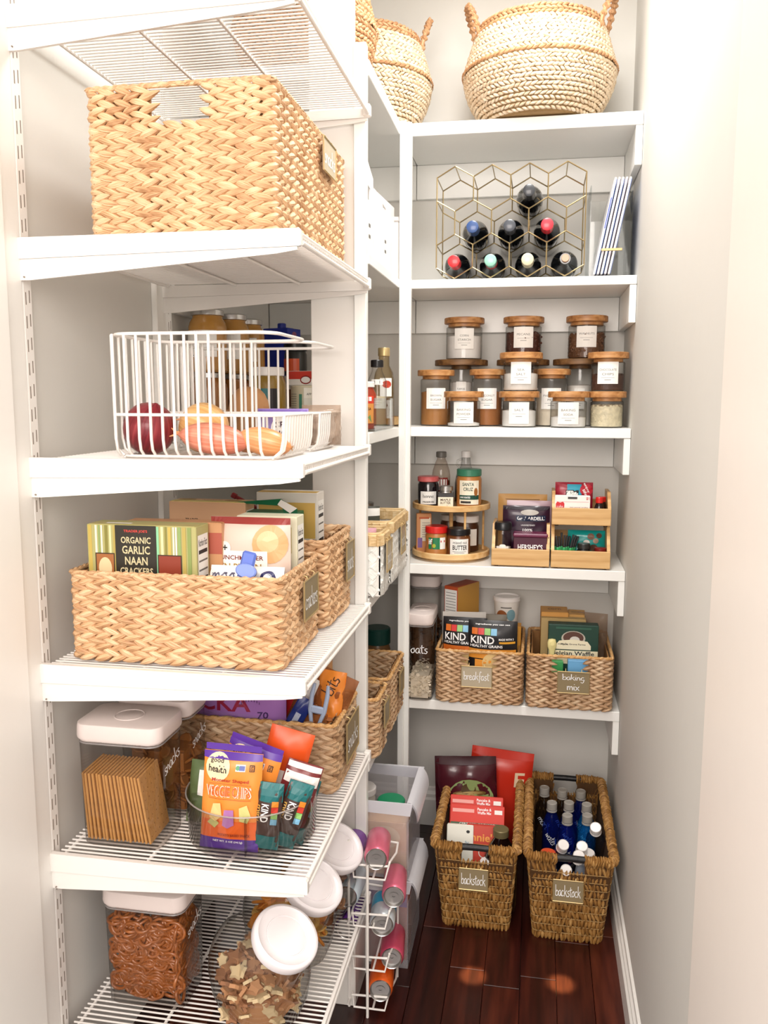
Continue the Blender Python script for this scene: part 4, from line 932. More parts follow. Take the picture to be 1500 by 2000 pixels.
onion('round yellow onion beside the red onion', (-.612, 1.50, zo+.047), .047, .09, M_yel, (-.3, -1.2, .3))
onion('long pinkish shallot lying at the front of the wire basket', (-.567, 1.436, zo+.030), .0285, .13, M_sh, (.0, -1.45, .05), 1.6, 'shallot')
onion('pale orange shallot at the aisle end of the basket', (-.478, 1.45, zo+.025), .025, .098, M_sh2, (.0, -1.35, .1), 1.5, 'shallot')
onion('small shallot tucked behind the long pinkish shallot', (-.515, 1.50, zo+.025), .023, .08, M_sh2, (.1, 1.4, .5), 1.5, 'shallot')
def potato(label, loc, rx, ry, rz, rot=0, seed=1):
    t = thing('potato', label, 'potato', loc, rot, group=None); r = random.Random(seed); ph = [r.uniform(0, 6) for _ in range(4)]; g = G()
    def f(a, b):
        th = PI*b; p = 2*PI*a; k = 1+.06*math.sin(2*p+ph[0])*math.sin(th)+.05*math.sin(3*th+ph[1]); return (rx*k*math.sin(th)*math.cos(p), ry*k*math.sin(th)*math.sin(p), rz*k*math.cos(th))
    grid(g, 18, 12, f, flip=True); g.build('skin', mat('potato_skin', '#B98655', .7, var=.25, bump=.5, bscale=90), t, sharp=None)
potato('large brown potato in the second wire basket', (-.60, 1.72, zo+.065), .045, .05, .062, .2, 2)
potato('brown potato behind the onions in the second wire basket', (-.66, 1.76, zo+.04), .055, .042, .038, .2, 3)
potato('brown potato right of the tall potato in the second wire basket', (-.53, 1.79, zo+.038), .05, .04, .036, .6, 4)
potato('brown potato at the back of the second wire basket', (-.62, 1.81, zo+.045), .045, .04, .042, 1.1, 6)
pouch('clear purple printed garlic bag in the second wire basket', (-.515, 1.685, zo+.003), .1, .105, .078, .04, C('#9C8AC8', .3, nm='purple_film'), [('e', .012, .036, .034, .034, M_paper), ('e', .012, .036, .031, .031, C('#8A6A88')), ('e', .012, .036, .0305, .0305, M_paper), T_('SPICE', .012, .046, .013, C('#4A3040'), .048), T_('WORLD', .012, .028, .013, C('#4A3040'), .044), ('r', 0, .073, .1, .006, C('#7E66B4'))], name='garlic_bag', seed=4)
pouch('crumpled clear bag of brown garlic at the aisle end of the second basket', (-.455, 1.765, zo+.003), .5, .085, .085, .05, clear('crinkled_film', (.88, .84, .8), (.7, .65, .6), haze=.35, hcol='#B9A08C'), [], name='produce_bag', seed=6, wr=.004)
# shelf of tall jars on the left built-in shelf, seen through the wires
zb2 = ZB[2]+.0006
M_amber = mat('amber_sauce', '#A8692B', .25, var=.3, coat=.4); M_amber2 = mat('golden_sauce', '#C08A3E', .25, var=.25, coat=.4)
def tall_jar(label, x, y, z, r, h, m, lidm, labc=None, it=()):
    lab = list(it) if not labc else [('r', 0, h*.45, r*2.4, h*.42, labc)]+list(it)
    return vessel(label, (x, y, z), [(r-.005, 0), (r, .005), (r, h*.72), (r*.93, h*.8), (r*.78, h*.87), (r*.78, h*.92)], m, [(r*.8, h*.90), (r*.86, h*.91), (r*.86, h-.002), (r*.8, h), (0, h)], lidm, r=r, rot=-.35, lab=lab)
stk = [(-.812, 2.03, .047), (-.795, 2.155, .045), (-.80, 2.30, .044)]
nm3 = ['nearest, under the tall wire rim', 'second in line behind the nearest', 'third in line, half hidden']
for k, (x_, y_, r_) in enumerate(stk):
    tall_jar('amber sauce jar, lower one of a stack, '+nm3[k], x_, y_, zb2, r_, .142, M_amber, M_alu, None, [('r', 0, .06, .06, .03, C('#7A4A22'))])
    tall_jar('silver lidded sauce jar stacked on top, '+nm3[k].replace(', under the tall wire rim', '').replace(' behind the nearest', ''), x_, y_, zb2+.1425, r_, .152, M_amber2, M_alu, M_paper, [('r', 0, .098, .04, .0015, C('#B4573A')), ('r', .005, .04, .03, .002, M_grey)])
t = carton('tall blue and purple drink carton on the left shelf', (-.765, 2.50, zb2), -.3, .088, .07, .285, '#1B2F9E', front=[('r', 0, .14, .088, .12, C('#1B2F9E'))], side=[('r', 0, .2, .066, .09, C('#3B2F7A')), ('r', .003, .245, .04, .02, C('#D9B7A8')), ('e', 0, .18, .012, .018, C('#C8C0C8')), ('e', .0, .268, .012, .008, C('#8A4A70'))], cat='carton')
g = G(); lathe(g, cyl(.013, .016, .002, .286), 16); g.build('cap', C('#1B2F9E'), t)
vessel('dark squat jar with orange label in front of the blue carton', (-.70, 2.42, zb2+.145), [(.028, 0), (.033, .004), (.033, .06), (.028, .072)], mat('dark_cap', '#2A2A28', .3), [(.029, .07), (.034, .071), (.034, .09), (0, .09)], M_black, r=.033, lab=[('r', 0, .03, .06, .035, C('#D4552A'))], rot=-.3)
vessel('white can under the dark squat jar', (-.70, 2.42, zb2), cyl(.037, .144), C('#C9C2B8'), r=.037, lab=[('r', 0, .08, .09, .05, C('#6B4A36'))], cat='can', name='can')
vessel('olive jar with teal label on the left shelf, nearest the post', (-.655, 2.02, zb2), [(.038, 0), (.044, .005), (.044, .115), (.036, .135)], mat('olive_fill', '#9A7A2E', .25, var=.3, coat=.3), [(.036, .132), (.04, .134), (.04, .152), (.038, .154), (0, .154)], M_white, r=.044, rot=-.25, lab=[('r', .012, .06, .07, .085, C('#1F6E72')), ('r', -.042, .06, .034, .085, C('#4A3028')), ('p', [(.01, .075), (.02, .06), (.01, .045), (0, .06)], M_paper), ('p', [(.01, .071), (.017, .06), (.01, .049), (.003, .06)], C('#1F6E72')), ('r', .036, .06, .02, .085, C('#1B1418'))]+[('r', -.042, .085-.007*k, .024, .0018, M_paper) for k in range(7)])
t = vessel('cream can with a green stripe on the left shelf', (-.600, 2.17, zb2), cyl(.040, .112), C('#D8D0B4', .35), r=.040, rot=-.2, lab=[('r', .004, .065, .008, .05, C('#4A8A72')), ('r', .028, .056, .03, .1, C('#EFEADC')), ('t', 'APPLE', .03, .09, .006, M_blk, .02)]+[('r', -.018, .09-.006*k, .022, .0011, M_grey) for k in range(11)], cat='can', name='can')
carton('small red and white can carton on top of the cream can', (-.606, 2.17, zb2+.1125), -.2, .07, .05, .036, '#F1EDE6', front=[('r', 0, .026, .07, .02, C('#D23B2C')), ('e', .018, .014, .016, .011, C('#8E1F1B')), ('e', .018, .014, .013, .008, M_paper)])
vessel('low blue can with silver rim at the foot of the cream can', (-.555, 2.07, zb2), cyl(.036, .036), C('#2456B8', .3), [(.0345, .033), (.037, .034), (.037, .038), (.034, .039), (0, .037)], M_alu, r=.036, lab=[('r', -.03, .018, .03, .026, C('#D8DCE4')), ('r', -.03, .018, .026, .003, M_blk)], cat='can', name='can')
# goods in the slot between the wide post and the corner upright
zb2b = zb2
t = thing('clear_organizer', 'clear open topped organizer holding sauces on the left shelf', 'organizer', (-.475, 2.13, zb2))
g = G(); box(g, -.09, .09, -.13, .13, 0, .003); box(g, -.09, .09, -.13, -.1275, .003, .08); box(g, .0875, .09, -.1275, .13, .003, .08); box(g, -.09, .0875, .1275, .13, .003, .08); g.build('tray', clear('acrylic'), t, smooth=False)
vessel('orange labelled salsa jar with white lid in the clear organizer', (-.432, 2.065, zb2+.004), [(.034, 0), (.038, .004), (.038, .085), (.031, .1), (.031, .104)], mat('salsa', '#A83A1E', .3, var=.3), [(.031, .102), (.034, .103), (.034, .114), (.032, .116), (0, .116)], M_white, r=.038, rot=.15, lab=[('r', 0, .048, .075, .066, C('#F0A04A')), ('r', 0, .072, .075, .018, C('#E23A1E')), T_('SALSA', .018, .05, .007, C('#4A2A12'), .022), ('p', [(.005, .02), (.012, .042), (.02, .03), (.026, .036), (.03, .018)], C('#6FA05A')), ('r', .024, .074, .012, .01, M_ink)])
vessel('clear bottle with black cap and white tag behind the salsa jar', (-.415, 2.19, zb2+.004), [(.022, 0), (.025, .004), (.025, .12), (.014, .145), (.013, .16)], M_glass, [(.0145, .155), (.0165, .156), (.0165, .172), (.015, .174), (0, .174)], M_black, r=.025, rot=.2, lab=[('r', 0, .117, .03, .014, M_paper), ('r', 0, .117, .014, .008, M_blk)], name='bottle', cat='bottle', fill=[(.001, .003), (.023, .004), (.023, .08), (.001, .082)], fm=C('#CFC4A4'))
vessel('second clear bottle with black cap against the wide post', (-.462, 2.17, zb2+.004), [(.022, 0), (.025, .004), (.025, .13), (.014, .158), (.013, .172)], M_glass, [(.0145, .168), (.0165, .169), (.0165, .185), (.015, .187), (0, .187)], M_black, r=.025, rot=.2, lab=[('r', 0, .11, .03, .02, M_paper)], name='bottle', cat='bottle')
vessel('vinegar bottle with brown neck band and gold cap', (-.425, 2.345, zb2), [(.026, 0), (.029, .005), (.029, .125), (.025, .15), (.015, .17), (.0145, .215)], clear('vinegar', (.85, .76, .58), (.5, .4, .25)), [(.0155, .195), (.0165, .196), (.0165, .216), (.0155, .218), (0, .218)], M_brass, r=.029, rot=.18, lab=[('r', .006, .11, .034, .05, M_paper), ('e', .008, .118, .013, .01, C('#C23A22')), ('r', .004, .05, .034, .05, M_paper), ('p', [(.0, .03), (.008, .066), (.016, .05), (.012, .032)], M_blk)], name='bottle', cat='bottle')
g = G(); lathe(g, [(.0149, .165), (.0152, .166), (.0152, .196), (.0149, .197)], 20, caps=False); g.build('neck_band', C('#6A5648'), bpy.data.objects['bottle.005'] if 'bottle.005' in bpy.data.objects else None)
vessel('bamboo turntable rim beside the vinegar bottle', (-.516, 2.53, zb2), [(.09, 0), (.12, .003), (.12, .026), (.112, .026), (.112, .008), (0, .008)], M_bamboo, cat='turntable', name='turntable', n=40)

# ------------------------------------------------------------------ magazine files on the second left shelf
def mag_file(label, x, y0, y1, z, hb=.24, hf=.13, w=.09):
    """tall at the near end (y0), sloping down towards y1; open top; side faces the aisle"""
    t = thing('magazine_file', label, 'magazine file', (x, (y0+y1)/2, z)); L = (y1-y0)/2; th = .004
    pr = [(-L, 0), (L, 0), (L, hf), (-L+.03, hb), (-L, hb)]
    for s in (-1, 1):
        g = G(); xa, xb = s*w/2, s*(w/2-th); m = len(pr); hole = [(-.03, hf-.06), (.02, hf-.06), (.02, hf-.03), (-.03, hf-.026)] if s > 0 else None
        if hole:
            oc = pr; V = []
            for xx in (xa, xb): V += [(xx, p, q) for p, q in oc]+[(xx, p, q) for p, q in hole]
            f1 = [(0, 1, 6, 5), (1, 2, 7, 6), (2, 3, 8, 7), (3, 4, 0, 5, 8)]
            F = f1+[tuple(i+9 for i in f[::-1]) for f in f1]+[(i, 9+i, 9+(i+1) % 5, (i+1) % 5) for i in range(5)]+[(5+i, 5+(i+1) % 4, 14+(i+1) % 4, 14+i) for i in range(4)]
            g.add(V, F)
        else:
            a = [(xa, p, q) for p, q in pr]; b = [(xb, p, q) for p, q in pr]; g.add(a+b, [list(range(m)), list(range(m, 2*m))[::-1]]+[(j, m+j, m+(j+1) % m, (j+1) % m) for j in range(m)])
        g.build('side_panel', M_white, t, smooth=False)
    g = G(); box(g, -w/2+th, w/2-th, -L, -L+th, 0, hb); g.build('tall_panel', M_white, t, smooth=False)
    g = G(); box(g, -w/2+th, w/2-th, L-th, L, 0, hf); g.build('low_panel', M_white, t, smooth=False)
    g = G(); box(g, -w/2+th, w/2-th, -L+th, L-th, 0, th); g.build('bottom_panel', M_white, t, smooth=False)
    deco(t, planef(0, 'r', w/2), [('r', .01, .075, .02, .008, M_grey), ('r', .01, .05, .02, .008, M_grey)])
mag_file('white magazine file with a hand hole on the second left shelf', -.447, 2.08, 2.37, ZB[1]+.0005, .172, .188)
mag_file('white magazine file half hidden by the wide post', -.447, 1.96, 2.07, ZB[1]+.0005, .22, .19)
t = thing('storage_box', 'low white storage box at the far end of the second left shelf', 'box', (-.44, 2.455, ZB[1]+.0005)); g = G(); box(g, -.06, .05, -.07, .07, 0, .155, .003); g.build('box_body', M_white, t, smooth=False)
g = G(); box(g, -.062, .052, -.072, .072, .1552, .168, .003); g.build('lid', M_white, t, smooth=False)

# ------------------------------------------------------------------ white woven bins with bamboo rims, third left shelf
M_chip = uvgrain('white_chipwood', ('#CFCFC9', '#EFEFEA', '#FBFBF8'), 1.5, 10, .45, .3); M_chiprim = uvgrain('tan_chipwood', ('#C09A62', '#DDBE8C', '#EBD5AC'), 1.5, 10, .5, .3)
def flat_base():
    V = np.array([(-.5, 0, -1), (.5, 0, -1), (.5, 0, 1), (-.5, 0, 1), (-.38, 1, -.8), (.38, 1, -.8), (.38, 1, .8), (-.38, 1, .8)], float)
    F = np.array([(4, 5, 6, 7), (0, 1, 5, 4), (1, 2, 6, 5), (2, 3, 7, 6), (3, 0, 4, 7)]); return V, F, np.array([(v[0]+.5, v[2]*.5+.5) for v in V])
FB = flat_base()
def chip_bin(label, x0, x1, y0, y1, z, h):
    w, d = x1-x0, y1-y0; t = thing('chipwood_bin', label, 'basket', ((x0+x1)/2, (y0+y1)/2, z), group='white chipwood bins with tan rims')
    g = G(); rows = 6; rh = (h-.03)/rows
    for k in range(rows):
        X, T = sample(rrect(w-.012, d-.012, .02, 4), .023, (k % 2)*.5); n = len(X); T3 = np.c_[T, np.zeros(n)]; N3 = np.c_[T[:, 1], -T[:, 0], np.zeros(n)]; Z3 = np.tile((0, 0, 1.), (n, 1))
        leaves(g, np.c_[X, np.full(n, .004+rh*(k+.5))], T3, N3, Z3, .030, .004, .021, .75 if k % 2 else -.75, base=FB, jit=.06)
    g.build('woven_strips', M_chip, t, smooth=False, kind='stuff')
    g = G(); X, T = sample(rrect(w-.008, d-.008, .02, 4), .019); n = len(X); T3 = np.c_[T, np.zeros(n)]; N3 = np.c_[T[:, 1], -T[:, 0], np.zeros(n)]; Z3 = np.tile((0, 0, 1.), (n, 1))
    leaves(g, np.c_[X, np.full(n, h-.014)], T3, N3, Z3, .0215, .005, .030, .04, base=FB, jit=.04); leaves(g, np.c_[X, np.full(n, h-.014)]-N3*.006, T3, -N3, Z3, .0215, .003, .030, .04, base=FB, jit=.04)
    P = [(a, b, h+.0015) for a, b in rrect(w-.014, d-.014, .02, 4)]; tube(g, P, .004, 6, True); g.build('rim_band', M_chiprim, t, smooth=False)
    g = G(); iw, idp = w/2-.006, d/2-.006
    box(g, -iw, iw, -idp, idp, .001, .004); box(g, -iw, iw, -idp, -idp+.003, .004, h-.004); box(g, -iw, iw, idp-.003, idp, .004, h-.004); box(g, -iw, -iw+.003, -idp, idp, .004, h-.004); box(g, iw-.003, iw, -idp, idp, .004, h-.004)
    g.build('liner', mat('chip_liner', '#ECEAE4', .6), t, smooth=False)
    plate(t, (w/2+.004, .0, h*.62), PI/2, 'snacks', w=.07, h=.075, dark=False)
    g = G(); box(g, w/2-.004, w/2+.0035, -.014, .014, h*.62+.035, h-.02, .001); g.build('hanging_strap', M_chiprim, t, smooth=False)
chip_bin('white woven bin with tan rim next to the corner upright', -.72, -.357, 2.095, 2.37, ZB[3]+.004, .158)
chip_bin('white woven bin with tan rim half hidden by the wide post', -.72, -.357, 1.95, 2.08, ZB[3]+.004, .150)
pouch('grey and green herb packet standing in the far white woven bin', (-.47, 2.20, ZB[3]+.02), .3, .12, .17, .03, '#4A4C44', [('r', 0, .155, .12, .02, M_paper), ('e', .02, .12, .02, .014, C('#8FA86A')), ('e', -.02, .09, .03, .02, C('#B9C2A8'))], seed=8, cat='packet', name='packet')
pouch('clear wrapped packet lying in the far white woven bin', (-.43, 2.26, ZB[3]+.09), (.9, 0, .4), .1, .09, .03, C('#D4D8CE', .3), seed=12, cat='packet', name='packet', wr=.004)
vessel('greenish glass jar with metal lid behind the white woven bins', (-.52, 2.50, ZB[3]+.0006), [(.036, 0), (.04, .004), (.04, .12), (.032, .14), (.032, .15)], mat('olive_green_glass', '#8E8A5A', .15, var=.3, coat=.4), [(.033, .148), (.036, .149), (.036, .162), (.034, .164), (0, .164)], M_alu, r=.04)
pouch('pink wrapped packet in the near white woven bin', (-.43, 2.02, ZB[3]+.03), .2, .09, .13, .03, '#E0A8B4', seed=10, cat='packet', name='packet')
# lowest left shelf: dark green lidded jar behind the braided bins
vessel('dark jar with teal green lid behind the empty braided bins', (-.47, 2.49, ZB[4]+.0006), [(.036, 0), (.04, .004), (.04, .12), (.034, .14)], mat('brown_paste', '#7A5A38', .3), [(.035, .138), (.04, .14), (.04, .185), (.037, .188), (0, .188)], mat('teal_lid', '#17453E', .35), r=.04, lab=[('r', 0, .06, .07, .07, C('#C9B089'))])

# ------------------------------------------------------------------ boxes in the cracker bins
zc = WZ[3]+.0105
S = []
for a, b, c_ in ((-.1, .007, '#C7B05A'), (-.088, .004, '#F1EBD2'), (-.082, .003, '#8FA868'), (-.077, .003, '#F4F0DC'), (-.068, .006, '#8A8440'), (-.060, .004, '#E6DDA8'), (-.052, .005, '#B8A458'), (-.044, .009, '#8FD0A0'), (.03, .009, '#8FD0A0'), (.041, .005, '#E6DDA8'), (.048, .004, '#8A8440'), (.055, .006, '#C7B05A'), (.063, .003, '#F1EBD2'), (.068, .003, '#F4F0DC'), (.074, .006, '#8FA868'), (.083, .007, '#B8A458'), (.093, .007, '#8A9A58')):
    S.append(('r', a, .165, b, .148, C(c_)))
cr_c = C('#B9AE6E', .45, nm='cracker_green')
carton('green striped garlic cracker box standing at the front of the cracker bin', (-.703, 1.443, zc), 0, .212, .058, .24, C('#B3AE72', .45, nm='naan_green'), front=S+[('r', -.01, .162, .080, .156, C('#2E2A22')), T_('TRADER JOE\'S', -.010, .229, .006, C('#D8423A'), .046), T_('ORGANIC', -.010, .213, .012, C('#D9CBA0'), .058), T_('GARLIC', -.010, .195, .015, C('#D9CBA0'), .054), T_('NAAN', -.010, .175, .015, C('#D9CBA0'), .044), T_('CRACKERS', -.010, .156, .013, C('#D9CBA0'), .064), ('r', -.071, .150, .038, .076, C('#3A2A1C')), ('r', -.071, .150, .034, .072, C('#A86A3C')), ('e', -.071, .160, .013, .02, C('#E8D2A4')), ('r', .055, .150, .046, .076, C('#3A2A1C')), ('r', .055, .150, .042, .072, C('#8E3A26'))],
    side=nutri(.058, .24), top=[('r', -.05, -.012, .05, .01, M_paper)], flap=cr_c)
pouch('pecan cracker pouch with a maroon top behind the clip', (-.526, 1.505, zc), 0, .155, .248, .04, C('#E3CDBE', .35, nm='blush_film'), [('r', 0, .242, .155, .012, C('#9A3A34')), ('e', .042, .200, .033, .036, C('#DCAA74')), ('e', .038, .205, .02, .02, C('#E9C08E')), ('r', -.02, .162, .115, .05, M_paper), ('e', -.045, .192, .012, .012, M_paper), T_('+', -.045, .192, .01, M_blk), T_('CRUNCHMASTER', -.020, .174, .0085, C('#7E2F28'), .1), T_('TEN PECAN', -.020, .157, .012, C('#A9853A'), .092)], name='cracker_pouch', cat='pouch', seed=1)
t = pouch('rolled white snack bag with dark lettering at the bin corner', (-.515, 1.425, zc+.085), (-.35, 0, 0), .14, .085, .035, M_paper, [('s', 'moo', -.04, .06, .02, C('#5A5870'), .045), ('e', .045, .06, .014, .016, C('#2E3060')), ('e', .045, .06, .008, .01, M_paper), ('s', 'oo', .01, .03, .02, C('#3050B0'), .03)], seed=3, wr=.004)
t = thing('bag_clip', 'blue plastic bag clip gripping the rolled white bag', 'clip', (-.505, 1.400, zc+.150), (-.2, .2, 0))
g = G(); box(g, -.013, .013, -.004, .004, -.004, .052, .0035); g.build('clip_jaw', mat('blue_clip', '#5B74C8', .35), t)
g = G(); lathe(g, [(0, 0), (.014, 0), (.016, .003), (.016, .009), (.014, .011), (0, .011)], 24, M=Matrix.Translation((.004, -.004, .018))@Matrix.Rotation(PI/2, 4, 'X'), sx=1.2, sy=.8); g.build('clip_pad', mat('pale_blue_clip', '#7D93DC', .35), t)
g = G(); box(g, -.02, .02, -.006, .006, -.034, -.006, .004); g.build('clip_base', mat('deep_blue_clip', '#2B49B0', .35), t)
carton('cream cracker box with printed side behind the pecan pouch', (-.507, 1.565, zc), 0, .12, .05, .245, C('#E9E6CC', .45, nm='cream_card'), side=nutri(.05, .245), front=[('r', 0, .2, .1, .05, C('#C9C08A'))])
carton('tan topped cracker box right behind the green striped box', (-.67, 1.50, zc), .03, .19, .045, .238, C('#C99468', .45, nm='tan_card'), front=[('r', 0, .2, .19, .04, C('#B05A48'))])
carton('peach cracker box with yellow top in the second cracker bin', (-.705, 1.762, WZ[3]+.0105), 0, .175, .06, .245, C('#E5B890', .45, nm='peach_card'), front=[T_('TRADER', -.035, .205, .008, C('#4A3A2A'), .03), T_('JOE\'S', -.035, .193, .008, C('#4A3A2A'), .024)], side=nutri(.06, .245), top=[('e', -.06, .01, .02, .012, C('#B08A4A')), T_('TRADER JOES', 0, 0, .012, C('#9A7A3A'), .05), ('e', .05, .0, .02, .012, C('#B08A4A'))], flap=C('#E0CE7C', .45, nm='yellow_card'))
carton('white cracker box with golden top beside the wide post', (-.545, 1.83, WZ[3]+.0105), 0, .14, .06, .262, C('#E4DFD6', .45, nm='white_card'), side=nutri(.06, .262), flap=C('#D8B25E', .45, nm='gold_card'), front=[('r', 0, .2, .13, .08, C('#D8B25E'))])
t = thing('carton', 'green cracker carton with torn open corner flap', 'box', (-.568, 1.765, WZ[3]+.0105)); g = G(); box(g, -.075, .065, -.025, .025, 0, .225, .001); g.build('box_body', C('#156E48', .45, nm='deep_green_card'), t, smooth=False)
g = G(); g.add([(-.085, -.03, .245), (.03, -.03, .255), (.066, -.03, .235), (.072, -.028, .12), (.066, -.026, .115), (.03, -.026, .24)], [(0, 1, 2, 5), (2, 3, 4, 5)]); g.add([(-.085, .0, .243), (.03, .0, .253), (.03, -.03, .255), (-.085, -.03, .245)], [(0, 1, 2, 3)]); g.build('torn_flap', C('#156E48', .45, nm='deep_green_card'), t, smooth=False)
g = G(); g.add([(.03, -.0305, .254), (.066, -.0305, .236), (.05, -.0305, .225), (.022, -.0305, .243)], [(0, 1, 2, 3)]); g.build('torn_edge', M_paper, t, smooth=False)
t = thing('bag_clip', 'slim dark red clip poking up behind the peach box', 'clip', (-.64, 1.86, zc+.22), (0, -1.1, 0)); g = G(); box(g, -.004, .004, -.004, .004, -.01, .06, .002); g.build('clip_jaw', mat('dark_red_clip', '#8E2A2E', .35), t, smooth=False); g = G(); box(g, -.006, .006, -.0045, .0045, .048, .062, .002); g.build('clip_tip', mat('dark_red_clip', '#8E2A2E', .35), t, smooth=False)
# ================================================================== lidded square containers
M_lid = mat('soft_white_lid', '#E6D9D4', .3, var=.02)
def popbox(label, x, y, z, w, d, h, word=None, rot=0, wf='r', lidh=.030, taper=.93, tint=None, group='clear containers with white button lids', wh=.03, ww=.07):
    t = thing('lidded_container', label, 'container', (x, y, z), rot, group)
    m = tint or M_clear; R = .024; g = G()
    def ring(k, zz): return [(a*k, b*k, zz) for a, b in rrect(w, d, R, 5)]
    lv = [(taper*.96, 0), (taper, .004), (.965, h-lidh-.012), (.965, h-lidh-.002)]
    V = []; n = 24
    for k, zz in lv: V += ring(k, zz)
    F = [(i*n+j, i*n+(j+1) % n, (i+1)*n+(j+1) % n, (i+1)*n+j) for i in range(len(lv)-1) for j in range(n)]; F.append(list(range(n))[::-1]); g.add(V, F); g.build('clear_body', m, t)
    g = G(); V = []
    lv = [(.965, h-lidh-.004), (.965, h-lidh), (1.0, h-lidh+.001), (1.012, h-lidh+.006), (1.0, h-.006), (.985, h-.001), (.95, h)]
    for k, zz in lv: V += ring(k, zz)
    F = [(i*n+j, i*n+(j+1) % n, (i+1)*n+(j+1) % n, (i+1)*n+j) for i in range(len(lv)-1) for j in range(n)]; F.append([(len(lv)-1)*n+j for j in range(n)]); g.add(V, F); g.build('lid', M_lid, t, sharp=50)
    g = G(); lathe(g, [(.026, h+.0002), (.027, h+.0016), (.0285, h+.0016), (.0295, h+.0002)], 32, caps=False); lathe(g, [(.0255, h+.0003), (.024, h+.001), (0, h+.0012)], 32, caps=False); g.build('lid_button', M_lid, t)
    g = G(); tube(g, [(a*.955, b*.955, h-lidh-.007) for a, b, _ in ring(1, 0)], .0018, 6, True); g.build('gasket', clear('grey_gasket', (.7, .68, .68), (.5, .5, .5), haze=.4, hcol='#C8C2C0'), t)
    if word:
        k = taper+(.965-taper)*.7
        if wf == 'r': deco(t, lambda u, v, o: (w/2*k+o+.0006+(v-h*.64)*.02, u, v), [('s', word, 0, h*.66, wh, M_ink, ww, .25)])
        else: deco(t, lambda u, v, o: (u, -d/2*k-o-.0006, v), [('s', word, 0, h*.60, wh, M_ink, ww)])
    return t
popbox('clear container of graham crackers with a square white lid', -.756, 1.448, WZ[4]+.001, .172, .122, .240, 'snacks')
popbox('clear snack container partly hidden behind the graham cracker one', -.748, 1.575, WZ[4]+.001, .160, .105, .243, 'snacks')
popbox('clear container of pretzels on the lowest wire shelf', -.745, 1.50, WZ[5]+.001, .176, .125, .243, 'snacks')
popbox('clear container of oats beside the breakfast bin', -.326, 2.455, ZB[4]+.0006, .078, .15, .262, 'oats', wf='f', wh=.026, ww=.05)
popbox('clear cereal container at the back beside the corner upright', -.337, 2.622, ZB[4]+.0006, .095, .11, .335, tint=M_clear)
# graham crackers, one by one
M_grah = mat('graham_cracker', '#D9A05C', .75, var=.2, scale=60, bump=.6, bscale=150); M_dot = mat('graham_dots', '#8A5A28', .8)
def graham(k, n):
    x = -.829+.0079*k; lean = .06-.012*k*.5; t = thing('graham_cracker', 'upright graham cracker square, %s' % ('leftmost in the row' if k == 0 else 'rightmost, its dotted face showing' if k == n-1 else 'in the packed middle of the row'), 'cracker', (x, 1.447+random.uniform(-.003, .003), WZ[4]+.007), (0, -.06-.006*k+.0, .04), 'graham crackers in the clear container')
    return t
g = G(); box(g, -.0023, .0023, -.045, .045, 0, .132, .0012); me_g = g.mesh('cracker_slab', M_grah, False)
g = G()
for a in range(5):
    for b in range(7): box(g, .0021, .0025, -.036+.018*a-.001, -.036+.018*a+.001, .012+.018*b-.001, .012+.018*b+.001)
me_d = g.mesh('docking_dots', M_dot, False)
NG = 17
for k in range(NG):
    t = graham(k, NG); obj('cracker_slab', me_g, t); 
    if k == NG-1: obj('docking_dots', me_d, t)
# brown snack pieces
def pile(name, label, cat, loc, wx, wy, hz, n, kind, m, top=None, shell=True, rc=None, sz=.03):
    g = G(); B = {'disc': DISC, 'star': STAR}.get(kind)
    for i in range(n):
        if rc: a = random.uniform(0, 2*PI); q = rc*(random.random()**.35); x, y = q*math.cos(a), q*math.sin(a)
        else:
            x, y = random.uniform(-wx, wx), random.uniform(-wy, wy)
            if shell and random.random() < .75:
                if random.random() < wy/(wx+wy): x = random.choice((-1, 1))*wx
                else: y = random.choice((-1, 1))*wy
        hh = hz*(1-.25*((x/max(wx, .01))**2)) if not rc else hz*(1-.3*(math.hypot(x, y)/rc)**2)
        z = random.uniform(.04, 1)**.9*hh
        Mx = Matrix.Translation((x, y, z))@Matrix.Rotation(random.uniform(0, 6.28), 4, 'Z')@Matrix.Rotation(random.uniform(-1.3, 1.3), 4, 'X')@Matrix.Rotation(random.uniform(0, 6.28), 4, 'Z')@Matrix.Scale(sz*random.uniform(.8, 1.15), 4)
        g.add(B[0], B[1], None, random.randrange(len(m)) if isinstance(m, list) else 0, Mx)
    if rc: lathe(g, [(0, 0), (rc*.8, 0), (rc*.9, hz*.5), (rc*.6, hz*.75), (0, hz*.85)], 14, caps=False)
    else: box(g, -wx+.004, wx-.004, -wy+.004, wy-.004, 0, hz*.8)
    o = g.build(name, m, None); o.location = loc; tag(o, label, cat, None, 'stuff'); return o
def mk(fn):
    g = G(); fn(g); return np.concatenate(g.V), [tuple(f) for f in g.F]
def prz(g):
    P = []
    for i in range(30):
        a = 2*PI*i/30; P.append((.5*math.sin(a)*(1+.12*math.cos(2*a)), .42*math.cos(a)+.05, 0))
    tube(g, P[::2], .10, 6, True); tube(g, [(-.4, .25, 0), (-.1, -.02, .05), (.2, -.36, .02)], .085, 6); tube(g, [(.4, .25, 0), (.1, -.02, -.05), (-.2, -.36, .02)], .085, 6)
PRZ = mk(prz)
def starf(g):
    pts = []
    for i in range(10): a = PI*i/5+.3; r = .5 if i % 2 == 0 else .3; pts.append((r*math.cos(a), r*math.sin(a)))
    V = [(x, y, -.09) for x, y in pts]+[(x*.94, y*.94, .09) for x, y in pts]; F = [list(range(10))[::-1], list(range(10, 20))]+[(i, (i+1) % 10, 10+(i+1) % 10, 10+i) for i in range(10)]; g.add(V, F)
STAR = mk(starf)
def discf(g): lathe(g, [(0, -.08), (.42, -.08), (.5, 0), (.42, .08), (0, .08)], 10, caps=False)
DISC = mk(discf)
